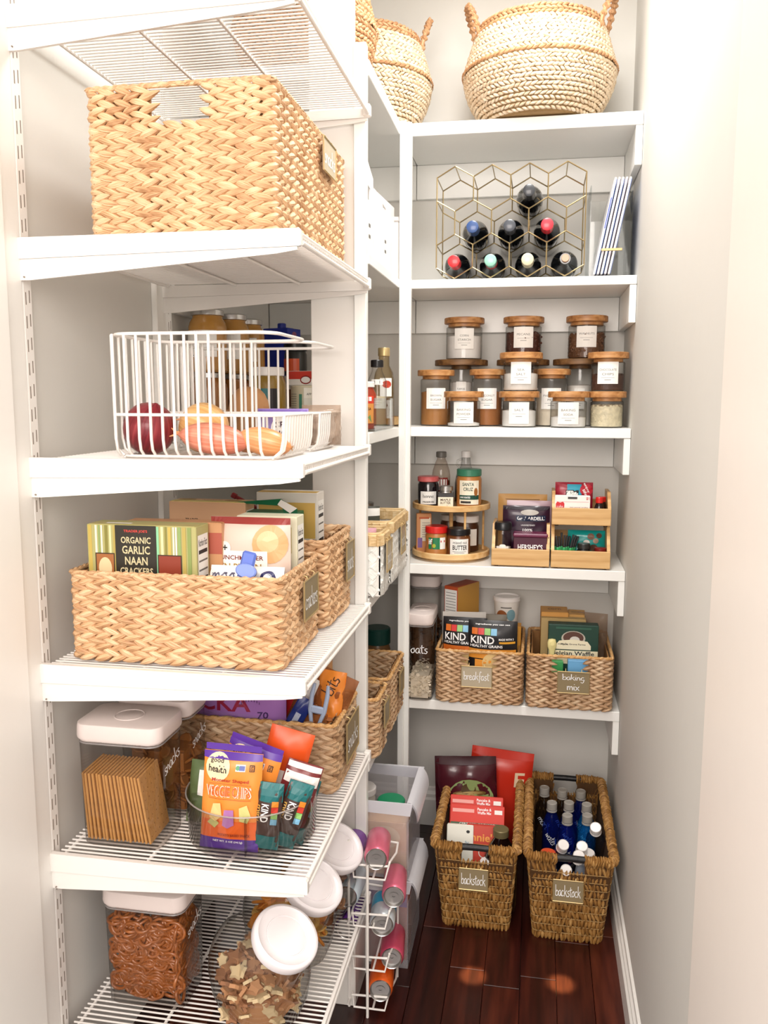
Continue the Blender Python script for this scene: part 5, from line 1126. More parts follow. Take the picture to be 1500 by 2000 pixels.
def blobf(g):
    for i in range(1): grid(g, 8, 6, lambda a, b: (.5*math.sin(PI*b)*math.cos(2*PI*a)*(1+.2*math.sin(3*PI*a)), .36*math.sin(PI*b)*math.sin(2*PI*a), .3*math.cos(PI*b)))
BLOB = mk(blobf)
M_prz = mat('pretzel', '#B86A2E', .35, var=.45, scale=70, coat=.6)
g = G()
for i in range(210):
    wx, wy = .066, .044; x, y = random.uniform(-wx, wx), random.uniform(-wy, wy); r_ = random.random(); tx_ = (random.uniform(-.35, .35), 0)
    face = None
    if r_ < .45: y = -wy; face = 'y'
    elif r_ < .8: x = wx; face = 'x'
    z = random.uniform(.02, .165)
    if not face: z = random.uniform(.13, .18)
    Mx = Matrix.Translation((x, y, z))
    if face == 'y': Mx = Mx@Matrix.Rotation(PI/2+random.uniform(-.35, .35), 4, 'X')
    elif face == 'x': Mx = Mx@Matrix.Rotation(PI/2+random.uniform(-.35, .35), 4, 'Y')
    else: Mx = Mx@Matrix.Rotation(random.uniform(-.6, .6), 4, 'X')
    g.add(PRZ[0], PRZ[1], None, 0, Mx@Matrix.Rotation(random.uniform(0, 6.28), 4, 'Z')@Matrix.Scale(.036, 4))
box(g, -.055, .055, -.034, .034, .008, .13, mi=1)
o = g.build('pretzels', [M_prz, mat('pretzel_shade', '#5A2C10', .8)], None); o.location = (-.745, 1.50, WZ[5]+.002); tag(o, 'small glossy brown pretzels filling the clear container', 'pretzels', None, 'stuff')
pile('snack_pieces', 'brown cracker pieces in the container behind the graham crackers', 'crackers', (-.748, 1.575, WZ[4]+.008), .060, .036, .15, 90, 'disc', mat('brown_snack', '#A86A2E', .7, var=.3), sz=.03)
pile('oat_flakes', 'pale rolled oats in the bottom of the oats container', 'oats', (-.326, 2.455, ZB[4]+.006), .030, .062, .085, 420, 'disc', mat('rolled_oats', '#F0E4CE', .85, var=.12), sz=.011)
pile('cereal', 'brown cereal in the back clear container', 'cereal', (-.337, 2.622, ZB[4]+.006), .038, .044, .24, 240, 'disc', mat('brown_cereal', '#7A5232', .8, var=.3), sz=.02)
g = bpy.data.objects['oat_flakes']
# ------------------------------------------------------------------ slanted cookie jars
def cookie_jar(label, x, y, z, m, kind, sz, seed, col2=None):
    t = thing('cookie_jar', label, 'jar', (x, y, z), -.1, 'slanted clear cookie jars')
    g = G(); lathe(g, [(0, .001), (.066, .001), (.078, .005), (.094, .045), (.101, .09), (.099, .12), (.088, .155), (.07, .18), (.045, .195)], 36, caps=False, sx=1.04, sy=.78); g.build('jar_body', M_glass, t)
    ax = Vector((.50, -.22, .84)).normalized(); c = Vector((.062, -.030, .178)); q = Vector((0, 0, 1)).rotation_difference(ax).to_matrix().to_4x4(); Mx = Matrix.Translation(c)@q
    g = G(); lathe(g, [(.068, -.055), (.060, -.02), (.056, .0), (.056, .012)], 32, caps=False, M=Mx); g.build('jar_neck', M_glass, t)
    g = G(); lathe(g, [(.058, .004), (.0645, .005), (.0655, .008), (.0655, .022), (.0635, .0255), (.058, .027), (.054, .0235), (.041, .0235), (.040, .0215), (.0385, .0215), (.038, .0235), (0, .024)], 44, caps=False, M=Mx); g.build('screw_lid', mat('jar_lid_white', '#F4EEF0', .22, var=.01), t, sharp=50)
    random.seed(seed); o = pile('crackers', label.replace('slanted clear cookie jar', 'small crackers piled inside the cookie jar'), 'crackers', (x, y, z+.012), .08, .07, .135, 210, kind, m, rc=.076, sz=sz)
    return t
cookie_jar('slanted clear cookie jar of pale brown crackers, nearest the doorway', -.515, 1.475, WZ[5]+.0005, [mat('pale_cracker', '#B9875E', .75, var=.2), mat('pale_cracker_b', '#9A6A48', .75, var=.2), mat('pale_cracker_c', '#DCC49A', .75, var=.2)], 'star', .034, 5)
cookie_jar('slanted clear cookie jar of yellow orange crackers, in the middle', -.508, 1.655, WZ[5]+.0005, [mat('yellow_cracker', '#E3B35E', .75, var=.2), mat('orange_cracker', '#D98A34', .7, var=.2)], 'disc', .032, 6)
cookie_jar('slanted clear cookie jar of brown sticks, farthest along the shelf', -.497, 1.815, WZ[5]+.0005, [mat('brown_snack2', '#8E5A38', .7, var=.3), mat('pale_cracker', '#B9875E')], 'disc', .03, 7)

# ------------------------------------------------------------------ divided round tray with snack packets
t = thing('divided_tray', 'round clear divided turntable tray on the wire shelf', 'turntable', (-.532, 1.502, WZ[4]+.0008))
g = G(); R_ = .127; lathe(g, [(0, .004), (R_-.006, .004), (R_-.004, .006), (R_, .088), (R_+.0015, .090), (R_-.0005, .0915), (R_-.002, .090), (R_-.0065, .012), (0, .009)], 56, caps=False); g.build('tray_bowl', M_clear, t)
g = G(); lathe(g, cyl(.08, .0035, .001), 40); g.build('base_disc', M_clear, t)
g = G()
for a in (-78, 12, 102, 192):
    a = math.radians(a); dx, dy = math.cos(a), math.sin(a); px, py = -dy*.001, dx*.001
    V = [(dx*r+s*px, dy*r+s*py, z) for r in (.03, .118) for s in (-1, 1) for z in (.01, .078)]; g.add(V, [(0, 1, 3, 2), (4, 6, 7, 5), (0, 4, 5, 1), (2, 3, 7, 6), (1, 5, 7, 3), (0, 2, 6, 4)])
g.build('dividers', M_clear, t, smooth=False)
g = G(); tube(g, [((R_)*math.cos(a), (R_)*math.sin(a), .0905) for a in np.linspace(0, 2*PI, 56, endpoint=False)], .0016, 6, True); g.build('rim', clear('rim_plastic', (.8, .76, .74), (.5, .45, .42), haze=.3, hcol='#E8E0DC'), t)
M_ora = C('#F5953C', .35, nm='orange_film'); M_pur = C('#5A2E9E', .35, nm='purple_print'); M_orr = C('#E8501E')
chips = [('r', 0, .190, .106, .012, M_pur), ('r', 0, .011, .11, .024, M_pur), ('r', 0, .04, .104, .034, C('#F26A1C')), ('e', -.026, .155, .024, .026, C('#F9E3B8')), T_('good', -.028, .166, .011, M_blk, .026), T_('health', -.026, .152, .013, M_blk, .036), ('r', .018, .157, .018, .012, M_paper), ('e', .013, .157, .004, .004, C('#4A9A6A')), ('r', .021, .157, .01, .008, C('#4A5AA8')), ('r', .039, .157, .009, .012, M_blk), ('r', .039, .157, .006, .009, M_ora), T_('g', .039, .157, .008, M_blk), T_('Monster Shaped', 0, .132, .008, C('#B4321E'), .07), T_('VEGGIE CHIPS', -.002, .112, .021, C('#FBE9D8'), .086), T_('VEGGIE CHIPS', -.002, .112, .0185, C('#E8703A'), .082), ('r', 0, .126, .08, .0008, C('#C24A1E')), ('r', 0, .098, .08, .0008, C('#C24A1E')),
    ('p', [(-.036, .062), (-.03, .088), (-.016, .09), (-.012, .066), (-.024, .056)], C('#F5D08A')), ('p', [(.022, .06), (.02, .084), (.034, .09), (.042, .07), (.036, .056)], C('#D8D488')), ('p', [(-.04, .052), (-.03, .064), (-.016, .054), (-.024, .044)], C('#C9C77A')), ('p', [(-.01, .05), (-.008, .078), (.01, .08), (.012, .052), (0, .045)], C('#B87AB8')), T_('POTATO BASED SNACK', .012, .032, .005, C('#8E2A12'), .06), T_('NET WT .5 OZ (14.1g)', 0, .018, .005, M_ink, .056)]
pouch('orange and purple veggie chips packet standing front in the round tray', (-.548, 1.412, WZ[4]+.010), (-.12, .04, .05), .112, .182, .03, M_ora, chips, crimp=M_pur, seed=1, cat='snack packet')
pouch('second orange and purple veggie chips packet tilted behind the front one', (-.560, 1.462, WZ[4]+.012), (-.05, .28, -.05), .108, .186, .026, M_ora, chips[:12], crimp=M_pur, seed=2, cat='snack packet')
pouch('dark green packet with a white barcode label at the left of the tray', (-.628, 1.49, WZ[4]+.012), (-.1, .1, .1), .075, .125, .03, C('#5E7048', .4), [('r', .008, .085, .05, .05, M_paper)]+[('r', .006+.003*k, .08, .0014, .03, M_blk) for k in range(7)]+[('r', .01, .105, .03, .003, C('#6A8A6A'))], seed=3, cat='snack packet')
pouch('orange topped packet standing at the back of the round tray', (-.505, 1.520, WZ[4]+.012), (-.05, .26, .1), .088, .195, .028, C('#EB5A22', .35, nm='red_orange_film'), [('r', 0, .095, .08, .04, M_paper), ('r', 0, .04, .084, .06, C('#8E3A34'))], seed=4, cat='snack packet')
pouch('clear candy packet with a white band in the round tray', (-.462, 1.468, WZ[4]+.012), (-.1, .32, .2), .07, .15, .028, C('#7A2E30', .3, nm='berry_film'), [('r', 0, .12, .066, .022, M_paper), ('r', 0, .143, .066, .01, C('#E6E0DC')), ('e', -.01, .08, .014, .012, C('#5A1A22')), ('e', .012, .06, .014, .012, C('#9A3A3A'))], seed=5, cat='snack packet')
def mini(label, loc, rot, seed):
    return pouch(label, loc, rot, .048, .125, .02, C('#4A3630', .3, nm='cocoa_film'), [('r', 0, .108, .048, .034, C('#1F6C6E')), ('r', 0, .014, .048, .028, C('#1F6C6E')), T_('KIND', -.006, .070, .014, M_ink, .034, True, -PI/2), ('s', 'mini', -.017, .068, .008, C('#D9A84A'), .03, -PI/2)]+[('r', .012, .088-.011*k, .012, .0105, C(c_)) for k, c_ in enumerate(('#E58A2A', '#C93A2A', '#8CC06A', '#7FB8D8'))], seed=seed, cat='snack bar', name='snack_bar')
mini('small teal and brown snack bar leaning left in the tray', (-.480, 1.418, WZ[4]+.014), (-.1, .10, .1), 6)
mini('small teal and brown snack bar leaning right in the tray', (-.455, 1.434, WZ[4]+.014), (-.1, .35, .25), 7)
mini('small teal and brown snack bar lying low at the right of the tray', (-.440, 1.455, WZ[4]+.012), (-.5, .6, .6), 8)

# ------------------------------------------------------------------ snack bags in the bin behind
zb = WZ[4]+.015
pouch('purple popcorn bag with red lettering in the snack bin', (-.655, 1.745, zb), (-.05, 0, 0), .235, .24, .07, C('#BC86D6', .3, nm='violet_film'), [T_('CKA', -.015, .158, .038, C('#A8234A'), .12), T_('70', .072, .132, .015, C('#4A2A6A'), .024), ('e', -.005, .125, .075, .012, C('#B98AD4'))]+[('r', .046+.011*math.cos(2.6-.22*k)*2.6, .140+.011*math.sin(2.6-.22*k)*2.4, .0012, .006, C('#4A2A6A')) for k in range(9)], cat='bag', seed=2)
pouch('red chip bag with white lettering behind the purple bag', (-.555, 1.80, zb), (-.05, .06, 0), .13, .235, .05, C('#C8242C', .3, nm='red_film'), [T_('te', .02, .195, .022, M_ink, .03)], cat='bag', seed=3)
pouch('navy foil bar standing slanted beside the purple bag', (-.545, 1.70, zb+.06), (-.1, .5, 0), .035, .14, .012, C('#23357E', .25, nm='navy_foil'), [('r', 0, .08, .012, .05, C('#B8C2D8'))], cat='snack bar', name='snack_bar', seed=4)
pouch('folded brown paper bag at the back of the snack bin', (-.535, 1.85, zb), 0, .16, .27, .03, C('#D3A06C', .6, nm='kraft_brown'), [], cat='bag', name='paper_bag', seed=5)
pouch('clear bag of brown nuggets rolled at the top in the snack bin', (-.515, 1.755, zb+.02), (-.1, .38, 0), .12, .225, .05, clear('nugget_film', (.8, .75, .7), (.6, .55, .5), haze=.55, hcol='#A8663A'), [('r', -.03, .16, .025, .07, M_paper), ('r', -.04, .12, .02, .05, C('#A83228'))], cat='bag', seed=6, wr=.005)
pile('snack_nuggets', 'brown nuggets filling the clear bag in the snack bin', 'snacks', (-.475, 1.745, zb+.06), .04, .02, .1, 60, 'disc', mat('nugget', '#B06A34', .7, var=.3), sz=.028)
pouch('twisted orange bag closed by the grey clip at the bin corner', (-.455, 1.735, zb+.03), (-.15, .12, 0), .06, .205, .03, C('#E88A34', .3, nm='amber_film'), [('s', 'bits', .0, .175, .03, C('#3A2414'), .04, PI/2.5), ('r', .01, .04, .05, .03, M_orr)], cat='bag', seed=7, wr=.004)
t = thing('bag_clip', 'grey blue pronged clip on the twisted orange bag', 'clip', (-.452, 1.708, zb+.175), (-.1, .15, 0))
for s in (-1, 1): g = G(); tube(g, [(s*.006, 0, -.055), (s*.016, 0, -.015), (s*.017, 0, .02), (s*.015, 0, .042)], [.004, .005, .005, .0035], 8); g.build('clip_prong', mat('grey_blue_clip', '#A9BAD6', .35), t)
g = G(); box(g, -.016, .016, -.005, .005, -.022, -.006, .003); g.build('clip_bridge', mat('grey_blue_clip', '#A9BAD6', .35), t)

# ------------------------------------------------------------------ back shelf bin contents
z4 = ZB[4]+.012
pal = [('#D9712A'), ('#CF2F2A'), ('#8CC06A'), ('#7FB8D8')]
def grain(label, x, y, seed, rot=0, w=.142, xs=0):
    return pouch(label, (x, y, z4), rot, w, .232, .045, C('#1E1D20', .35, nm='black_film'), [T_('ingredients you can see', 0, .222, .005, M_ink, w*.7), T_('KIND', -w*.2, .178, .022, M_ink, w*.48), T_('HEALTHY GRAINS', -w*.12, .160, .008, M_ink, w*.66), ('r', w*.3, .172, w*.32, .006, C('#E0A030')), T_('MADE WITH 5', w*.28, .182, .006, M_ink, w*.3), ('r', 0, .137, w*.96, .028, C('#D9712A' if xs else '#E89A3A')), ('r', 0, .06, w*.7, .12, C('#E0641E' if xs else '#F0A040')), ('e', .0, .11, w*.2, .03, C('#E8C88A'))]+[('r', -w*.36+k*w*.13, .203, w*.12, .018, C(c_)) for k, c_ in enumerate(pal)], seed=seed, cat='pouch', name='granola_pouch')
grain('black granola pouch with an amber band at the front of the breakfast bin', -.115, 2.425, 2)
grain('black granola pouch with an orange band, left and half covered', -.198, 2.448, 3, -.03, .13, 1)
pouch('crumpled white liner bag behind the left granola pouch', (-.205, 2.50, z4), .1, .13, .235, .05, clear('white_liner', (.9, .9, .9), haze=.7, hcol='#F2EEE8'), seed=5, wr=.006, cat='bag', name='bag')
carton('small orange card box behind the front granola pouch', (-.085, 2.51, z4), 0, .10, .05, .20, C('#E0A03C', .5, nm='orange_card'), top=[('r', 0, 0, .06, .012, C('#B9782A'))])
pouch('grey patterned packet at the back of the breakfast bin', (-.145, 2.565, z4), 0, .13, .215, .03, C('#8A8478', .5), seed=6, cat='packet', name='packet')
carton('orange box with printed end standing behind the breakfast bin', (-.222, 2.60, z4+.0), -.5, .05, .12, .30, C('#C4552E', .45, nm='rust_card'), front=nutri(.05, .30)[:1]+[('r', 0, .24, .044, .1, M_paper)]+[('r', 0, .28-.009*k, .036, .0016, M_grey) for k in range(8)], side=[('r', 0, .15, .12, .3, C('#D9A24A'))])
t = vessel('white tub of nut snacks with a clear lid at the back of the breakfast bin', (-.083, 2.615, z4+.165), [(.03, 0), (.033, .003), (.040, .088)], C('#EFEBE4', .4), [(.040, .085), (.0425, .086), (.0425, .096), (.038, .099), (.036, .094), (0, .094)], M_white, r=.037, lab=[('e', -.014, .04, .018, .02, C('#9A5A30')), ('e', .016, .045, .014, .018, C('#7FA8B4')), ('r', -.0, .07, .034, .008, M_grey), ('r', .0, .015, .03, .006, C('#C9B48A'))], name='tub', cat='tub')
carton('box the white snack tub stands on at the back of the breakfast bin', (-.083, 2.615, z4), 0, .09, .09, .1635, C('#B08A5A', .5))
zk = z4
t = carton('dark green waffle mix box in the baking bin', (.115, 2.46, z4), .02, .142, .04, .225, C('#173D30', .45, nm='forest_card'), front=[('e', 0, .186, .034, .022, C('#B9B2A4')), ('e', 0, .188, .029, .018, C('#5A3A30')), ('e', .004, .182, .014, .01, C('#D4CFC6')), ('p', [(-.05, .165), (-.04, .178), (0, .183), (.04, .178), (.05, .165), (.05, .153), (-.05, .153)], C('#EDE3C4')), ('s', 'maple', -.028, .168, .009, M_blk, .03), T_('Maple Grove Farms', 0, .168, .006, M_blk, .07), ('r', 0, .13, .14, .04, C('#E9DDBA')), T_('Belgian Waffle', 0, .14, .016, M_blk, .12), T_('Mix', 0, .118, .014, M_blk, .03), ('r', 0, .216, .1, .006, C('#2E5A48'))])
carton('light blue box at the front right of the baking bin', (.138, 2.415, z4), 0, .075, .03, .132, C('#6FB0E0', .45), front=[('r', 0, .06, .06, .05, C('#2A4A9A')), ('r', .0, .05, .05, .03, M_paper), T_('Post', .0, .055, .014, C('#C5242B'), .04)])
carton('small green packet box seen through the baking bin hand hole', (.062, 2.405, z4), .1, .05, .02, .128, C('#3F9A56', .4), front=[('e', 0, .09, .016, .016, C('#7AC07A'))])
carton('kraft box end at the back left of the baking bin', (.062, 2.56, z4), .03, .08, .08, .24, C('#D39A4E', .5, nm='kraft_gold'), top=[T_('corn', 0, 0, .02, C('#9A6A2A'), .04)])
carton('second kraft box end beside the first in the baking bin', (.128, 2.575, z4), -.05, .05, .07, .23, C('#D9A860', .5, nm='kraft_pale'), top=[('r', 0, 0, .03, .02, C('#B98A42'))])
carton('tan card box just behind the dark green waffle mix box', (.088, 2.51, z4), 0, .13, .03, .228, C('#BCA06A', .5))
pouch('clear crinkled bag at the back right of the baking bin', (.175, 2.56, z4), -.2, .09, .235, .05, clear('crinkle_bag', (.9, .86, .82), (.7, .6, .6), haze=.4, hcol='#A8907A'), seed=9, wr=.006, cat='bag', name='bag')
t = thing('pouring_spout', 'pale yellow plastic clip on the dark green waffle box', 'clip', (.055, 2.430, z4+.165), (-.1, 0, .1)); g = G(); lathe(g, [(0, .02), (.010, .018), (.013, .008), (.0125, -.004), (.009, -.014), (.007, -.034), (0, -.036)], 20, caps=False, sy=.6); g.build('clip_body', mat('butter_plastic', '#E9DC9A', .4), t)
g = G(); lathe(g, [(0, 0), (.006, 0), (.006, .003), (0, .003)], 16, M=Matrix.Translation((0, -.008, .006))@Matrix.Rotation(PI/2, 4, 'X')); g.build('clip_pad', mat('butter_plastic', '#E9DC9A', .4), t)

# ------------------------------------------------------------------ left floor basket
bz = .006
pouch('large red chip bag standing at the back of the left floor basket', (-.105, 2.50, bz+.05), (-.08, .08, 0), .19, .305, .06, C('#D5331F', .3, nm='tomato_film'), [T_('E', .058, .225, .045, C('#F3D9B8'), .03), ('t', 's', .06, .165, .02, C('#F3D9B8'))], seed=1, cat='bag', crimp=C('#D5331F'))
pouch('dark maroon snack bag with a green hat emblem in the left floor basket', (-.178, 2.425, bz+.06), (-.10, -.04, .08), .185, .295, .072, C('#4A1420', .25, nm='maroon_film', coat=.4), [('e', .012, .165, .072, .072, C('#8CA66A')), ('r', .012, .11, .14, .06, C('#8CA66A')), ('e', .01, .193, .05, .011, C('#7A6434')), ('e', .008, .206, .022, .018, C('#4A3A20')), ('e', .01, .194, .04, .006, C('#A8925A')), ('e', .012, .155, .062, .022, C('#E6D8AC')), ('s', 'season', .012, .157, .022, C('#3A2418'), .07), ('r', .01, .12, .1, .006, C('#5A3A22'))], seed=2, cat='bag', crimp=C('#3A0E18'), wr=.005)
def mixbox(label, y, z, k):
    return carton(label, (-.148+.006*k, y, z-.004), (-.75, 0, .03), .155, .038, .14, C('#D8301E', .4, nm='red_card'), front=[('r', -.04, .122, .062, .010, C('#F0A8A0')), T_('Pancake &', .02, .128, .008, M_ink, .04), T_('Waffle Mix', .02, .118, .008, M_ink, .04), ('r', .06, .122, .022, .012, M_paper), ('r', 0, .085, .15, .008, C('#2E5A36')), ('t', 'CERTIFIED ORGANIC', 0, .085, .006, M_ink, .1)], top=[('r', -.04, 0, .062, .010, C('#F0A8A0')), T_('Pancake &', .02, .005, .007, M_ink, .04), T_('Waffle Mix', .02, -.005, .007, M_ink, .04), ('r', .058, 0, .02, .010, M_paper)])
mixbox('red pancake mix box in the left floor basket, the one behind', 2.305, bz+.15, 0)
mixbox('red pancake mix box in the left floor basket, the one in front', 2.249, bz+.15, 1)
carton('red macaroni box with orange lettering in the left floor basket', (-.120, 2.205, bz+.06), (-.35, 0, 0), .10, .04, .185, C('#CF3A22', .4, nm='brick_card'), front=[T_('nnie\'s', 0, .155, .022, C('#F2A23C'), .07), ('e', 0, .115, .014, .014, C('#F0E6D8')), ('e', 0, .115, .0115, .0115, C('#CF3A22')), ('r', 0, .136, .07, .0016, C('#F2A23C'))])
carton('white card box with tiny print at the left front of the basket', (-.184, 2.19, bz+.075), (-.4, 0, .04), .074, .04, .175, C('#EFEEE2', .5, nm='off_white_card'), front=[('t', 'fsc', .02, .13, .008, C('#4A8AB0')), ('e', .022, .158, .005, .004, M_blk), ('r', -.02, .12, .03, .001, M_grey), ('r', -.03, .08, .02, .05, C('#BFD8B8'))])
vessel('dark syrup bottle with olive cap in the left floor basket', (-.072, 2.20, bz+.035), [(.040, 0), (.046, .006), (.046, .12), (.044, .15), (.03, .185), (.018, .205), (.017, .215)], mat('syrup_glass', '#1A0B0A', .08, coat=.6), [(.018, .208), (.0215, .21), (.0215, .228), (.02, .23), (0, .23)], mat('olive_cap', '#8A7E58', .4, .4), name='bottle', cat='bottle')
vessel('small dark jar with white lid low in the left floor basket', (-.10, 2.165, bz+.13), cyl(.024, .045), mat('dark_cap', '#2A2A28', .3), [(.023, .044), (.025, .045), (.025, .056), (0, .056)], M_white, r=.024)
# ------------------------------------------------------------------ water bottles in the right floor basket
M_capg = mat('grey_cap', '#A9A49C', .4, var=.1); M_blu = clear('blue_water', (.42, .56, .93), (.2, .28, .6), haze=.16, hcol='#1A2E9A'); M_blu2 = clear('cyan_water', (.4, .75, .95), (.15, .4, .6), haze=.2, hcol='#1E8ADA'); M_drk = clear('dark_water', (.7, .72, .76), (.4, .42, .46))
up8 = [(.047, 2.500, 'at the back left corner', 2), (.100, 2.492, 'at the back middle', 2), (.155, 2.495, 'at the back right', 0), (.068, 2.405, 'second row left', 0), (.117, 2.415, 'second row middle', 0), (.168, 2.412, 'second row right', 1), (.110, 2.335, 'front row middle, white lettering', 0), (.166, 2.345, 'front row right, cyan water', 1)]
def waterbottle(label, loc, rot, bm, lidm, word=None, group='upright water bottles with grey caps'):
    t = thing('water_bottle', label, 'bottle', loc, rot, group)
    g = G(); lathe(g, [(.022, 0), (.026, .004), (.026, .03), (.0245, .036), (.026, .042), (.026, .15), (.024, .168), (.015, .192), (.012, .2), (.012, .21)], 24, caps=False); g.build('bottle_body', bm, t)
    g = G(); lathe(g, [(.0125, .206), (.0148, .207), (.0148, .226), (.0135, .2275), (.0128, .226), (.0, .2262)], 20, caps=False); lathe(g, [(.0140, .2), (.0155, .201), (.0155, .204), (.0140, .2055)], 20, caps=False); g.build('cap', lidm, t)
    if word: deco(t, cylf(.0262), [('s', word, 0, .125, .022, M_ink, .042, -.9), ('r', .012, .10, .004, .05, C('#2B4AA8'))])
    return t
for x_, y_, d_, c_ in up8: waterbottle('upright water bottle with a grey cap, '+d_, (x_, y_, .032), (.0, .0, .3*x_), (M_blu, M_blu2, M_drk)[c_], M_capg, 'water' if c_ != 2 else 'smart'.replace('sm', 'm'))
lay = [((.058, 2.30, .09), (.7, 0, .25), 'clear bottle lying at the left, base turned up'), ((.192, 2.34, .11), (.62, 0, -.1), 'clear bottle leaning at the right, white cap forward'), ((.085, 2.255, .06), (.75, 0, .1), 'clear bottle lying beneath the others in the middle'), ((.142, 2.29, .08), (.62, 0, .0), 'clear bottle lying right of the middle, white cap forward'), ((.112, 2.24, .08), (.62, 0, .15), 'clear bottle lying across the front')]
for p_, r_, l_ in lay: waterbottle(l_, p_, r_, clear('bottle_plastic', (.93, .95, .97), (.35, .38, .45), 1.6), M_white, group='clear water bottles lying in the right floor basket')
vessel('white topped drink bottle standing behind the front hand bar', (.152, 2.170, .045), [(.024, 0), (.027, .004), (.027, .13), (.022, .17)], C('#C9CED6', .4), [(.0235, .17), (.025, .171), (.025, .195), (.023, .198), (0, .198)], M_white, name='bottle', cat='bottle')
vessel('orange capped bottle low behind the front hand bar', (.055, 2.170, .035), [(.022, 0), (.025, .004), (.025, .15), (.018, .175)], C('#2A5A9A', .3), [(.018, .174), (.021, .175), (.021, .195), (.019, .198), (0, .198)], mat('orange_cap', '#E8582E', .4), name='bottle', cat='bottle')

# ------------------------------------------------------------------ stacked clear floor bins
def clear_bin(label, z, h, x0=-.80, x1=-.290, y0=1.955, y1=2.165):
    t = thing('stacking_bin', label, 'bin', ((x0+x1)/2, (y0+y1)/2, z)); w, d = x1-x0, y1-y0; fr = clear('frosted_bin', (.95, .95, .96), (.8, .8, .84), haze=.16, hcol='#F2F0F4')
    g = G(); th = .003; box(g, -w/2, w/2, -d/2, -d/2+th, 0, h); box(g, -w/2, w/2, d/2-th, d/2, 0, h); box(g, -w/2, w/2, -d/2+th, d/2-th, 0, th); box(g, w/2-th, w/2, -d/2+th, d/2-th, th, h*.72); g.build('bin_walls', fr, t, smooth=False)
    fz = clear('frosted_lip', (.85, .86, .9), (.8, .8, .84), haze=.62, hcol='#F0F0F6')
    g = G(); P = [(w/2+.004, -d/2-.001), (w/2+.02, -d/2-.001)]
    for s in (-1, 1):
        V = [(-w/2, s*(d/2+.001), h-.018), (w/2+.004, s*(d/2+.001), h-.03), (w/2+.010, s*(d/2+.001), h+.002), (-w/2, s*(d/2+.001), h+.002)]; V += [(a, b+s*.004, c) for a, b, c in V]; g.add(V, [(0, 1, 2, 3), (7, 6, 5, 4), (0, 4, 5, 1), (1, 5, 6, 2), (2, 6, 7, 3), (3, 7, 4, 0)])
    g.build('side_lip', fz, t, smooth=False)
    g = G(); grid(g, 6, 10, lambda a, b: (w/2-.002+.026*math.sin(a*PI/2), -d/2+d*b, h+.004-.050*(1-math.cos(a*PI/2))+.0)); grid(g, 6, 10, lambda a, b: (w/2-.005+.026*math.sin(a*PI/2), -d/2+d*b, h+.001-.050*(1-math.cos(a*PI/2))), flip=True); g.build('pull_lip', fz, t)
    return t
clear_bin('clear stacking bin on the floor, lower of the two', .001, .235)
clear_bin('clear stacking bin on top, a green lid inside', .2415, .20)
vessel('jar with a flat green lid inside the upper clear bin', (-.352, 2.06, .246), [(.030, 0), (.034, .004), (.034, .12), (.030, .135)], C('#D8D2C8', .4), [(.034, .134), (.0365, .136), (.0365, .150), (.034, .153), (0, .153)], mat('emerald_lid', '#0E8A5C', .4), r=.034, lab=[('r', 0, .06, .06, .06, M_paper)])
vessel('jar with a pale lid deeper in the upper clear bin', (-.44, 2.12, .246), [(.030, 0), (.034, .004), (.034, .12), (.030, .135)], C('#D8D2C8', .4), [(.034, .134), (.0365, .136), (.0365, .150), (.034, .153), (0, .153)], M_white, r=.034)
carton('tan card box inside the upper clear bin', (-.352, 1.992, .246), 0, .11, .06, .14, C('#D9A878', .5), front=[('e', 0, .1, .04, .03, C('#E8C8A0'))])
carton('purple and orange box inside the lower clear bin', (-.352, 2.02, .006), 0, .11, .08, .2, C('#B0552E', .5), front=[('r', 0, .17, .11, .05, C('#6A2E9A'))])
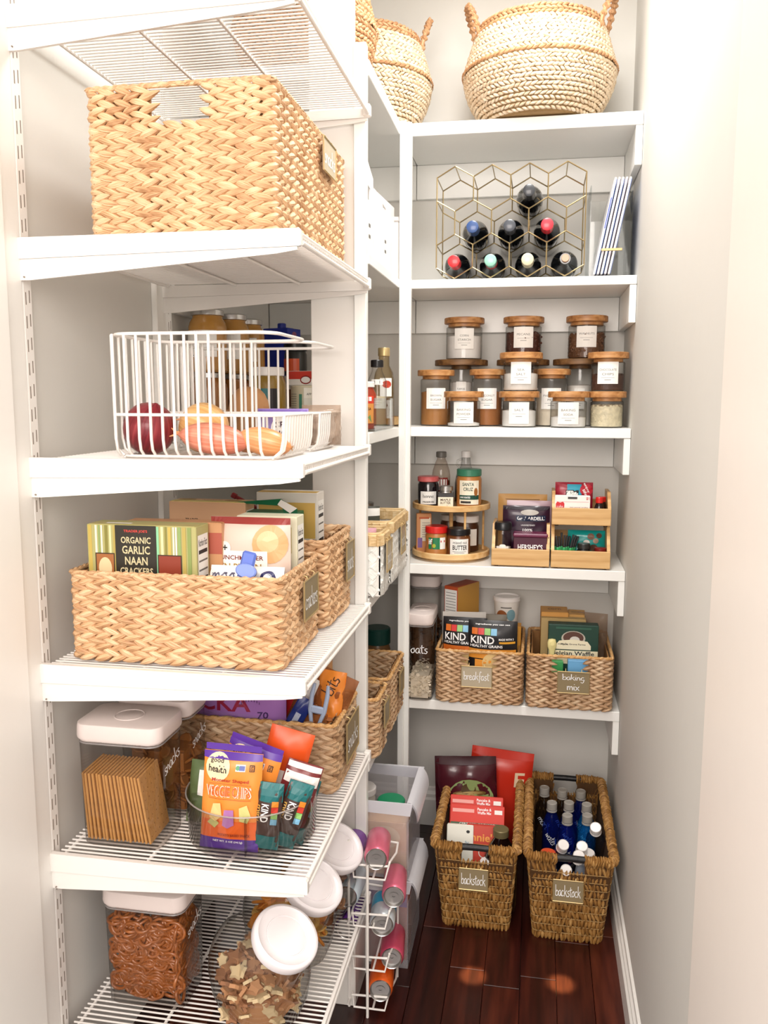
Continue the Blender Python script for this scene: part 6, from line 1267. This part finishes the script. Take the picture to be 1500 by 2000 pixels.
# ------------------------------------------------------------------ drink cans on the white wire rack
rk = thing('can_rack', 'white wire can dispenser rack beside the wide post', 'rack', (-.345, 1.86, 0))
def loop(pts, nm='wire_loop', r=.0026, closed=False): g = G(); tube(g, pts, r, 8, closed); g.build(nm, M_wire, rk)
for z in (.345, .225, .118, .02):
    loop([(-.05, -.075, z+.03), (-.045, -.085, z), (.028, -.085, z), (.036, -.07, z+.035)]); loop([(-.05, -.085, z+.03), (.034, -.082, z+.032)])
    loop([(.036, -.07, z+.035), (.04, .0, z+.02), (.034, .06, z+.012)]); loop([(-.06, -.08, z-.001), (-.06, .07, z+.012)]); loop([(.0, -.085, z), (.0, .07, z+.012)])
    loop([(-.06, .07, z+.012), (.034, .06, z+.012)])
loop([(-.062, -.06, 0), (-.062, -.06, .42)], 'upright', .0032); loop([(-.062, .07, 0), (-.062, .07, .42)], 'upright', .0032); loop([(-.012, -.089, 0), (-.012, -.089, .38)], 'upright', .0034); loop([(.034, .062, 0), (.034, .062, .26)], 'upright', .0026)
def can(label, x, y, z, m, r=.0285, L=.125, band=None, rx=1.5, rz=.12):
    t = thing('drink_can', label, 'can', (x, y, z), (rx, 0, rz), group='drink cans lying in the wire rack')
    g = G(); lathe(g, [(r-.006, .004), (r-.002, .010), (r, .014), (r, L-.014), (r-.003, L-.006), (r-.005, L-.004)], 28, caps=False); g.build('can_body', m, t)
    g = G(); lathe(g, [(0, L-.010), (r-.008, L-.010), (r-.006, L-.002), (r-.0045, L-.001), (r-.004, L-.005), (r-.0025, L-.009)], 28, caps=False); g.build('can_end', M_alu, t); g = G(); lathe(g, [(0, .008), (r-.009, .006), (r-.0065, .001), (r-.005, .003), (r-.002, .0098)], 28, caps=False); g.build('can_end', M_alu, t)
    g = G(); lathe(g, [(.003, L-.0096), (.008, L-.0092), (.0085, L-.0086), (.003, L-.0088)], 16, caps=False, sx=1.3); g.build('pull_tab', M_alu, t)
    if band:
        g = G(); lathe(g, [(r+.0003, band[0]), (r+.0003, band[1])], 28, caps=False); g.build('printed_band', band[2], t)
    return t
pk = mat('pink_can', '#E0718A', .3, .3, var=.1); ok = mat('orange_can', '#F0661E', .3, .3, var=.1); wk = mat('pale_blue_can', '#D5DEE4', .3, .4, var=.1)
can('pink drink can in the top row of the wire rack', -.352, 1.895, .385, pk); can('pink drink can second from the top, next to the clear bins', -.318, 1.935, .272, pk)
can('white and turquoise drink can in the middle of the wire rack', -.340, 1.905, .218, wk, band=(.02, .07, C('#1FA3CC', .3)), r=.030)
can('deeper pink drink can third from the top by the clear bins', -.322, 1.935, .116, mat('deep_pink_can', '#D2506E', .3, .3, var=.1)); can('orange drink can in the bottom row of the wire rack', -.342, 1.895, .060, ok, r=.029)
for k, (z_, c_) in enumerate(((.33, '#7A3E9A'), (.16, '#5E2E86'), (.24, '#CFE0E8'))): can('%s drink can half hidden behind the wide post' % ('purple', 'dark violet', 'silver blue')[k], -.412, 1.92, z_+.03, C(c_, .3), rz=0)
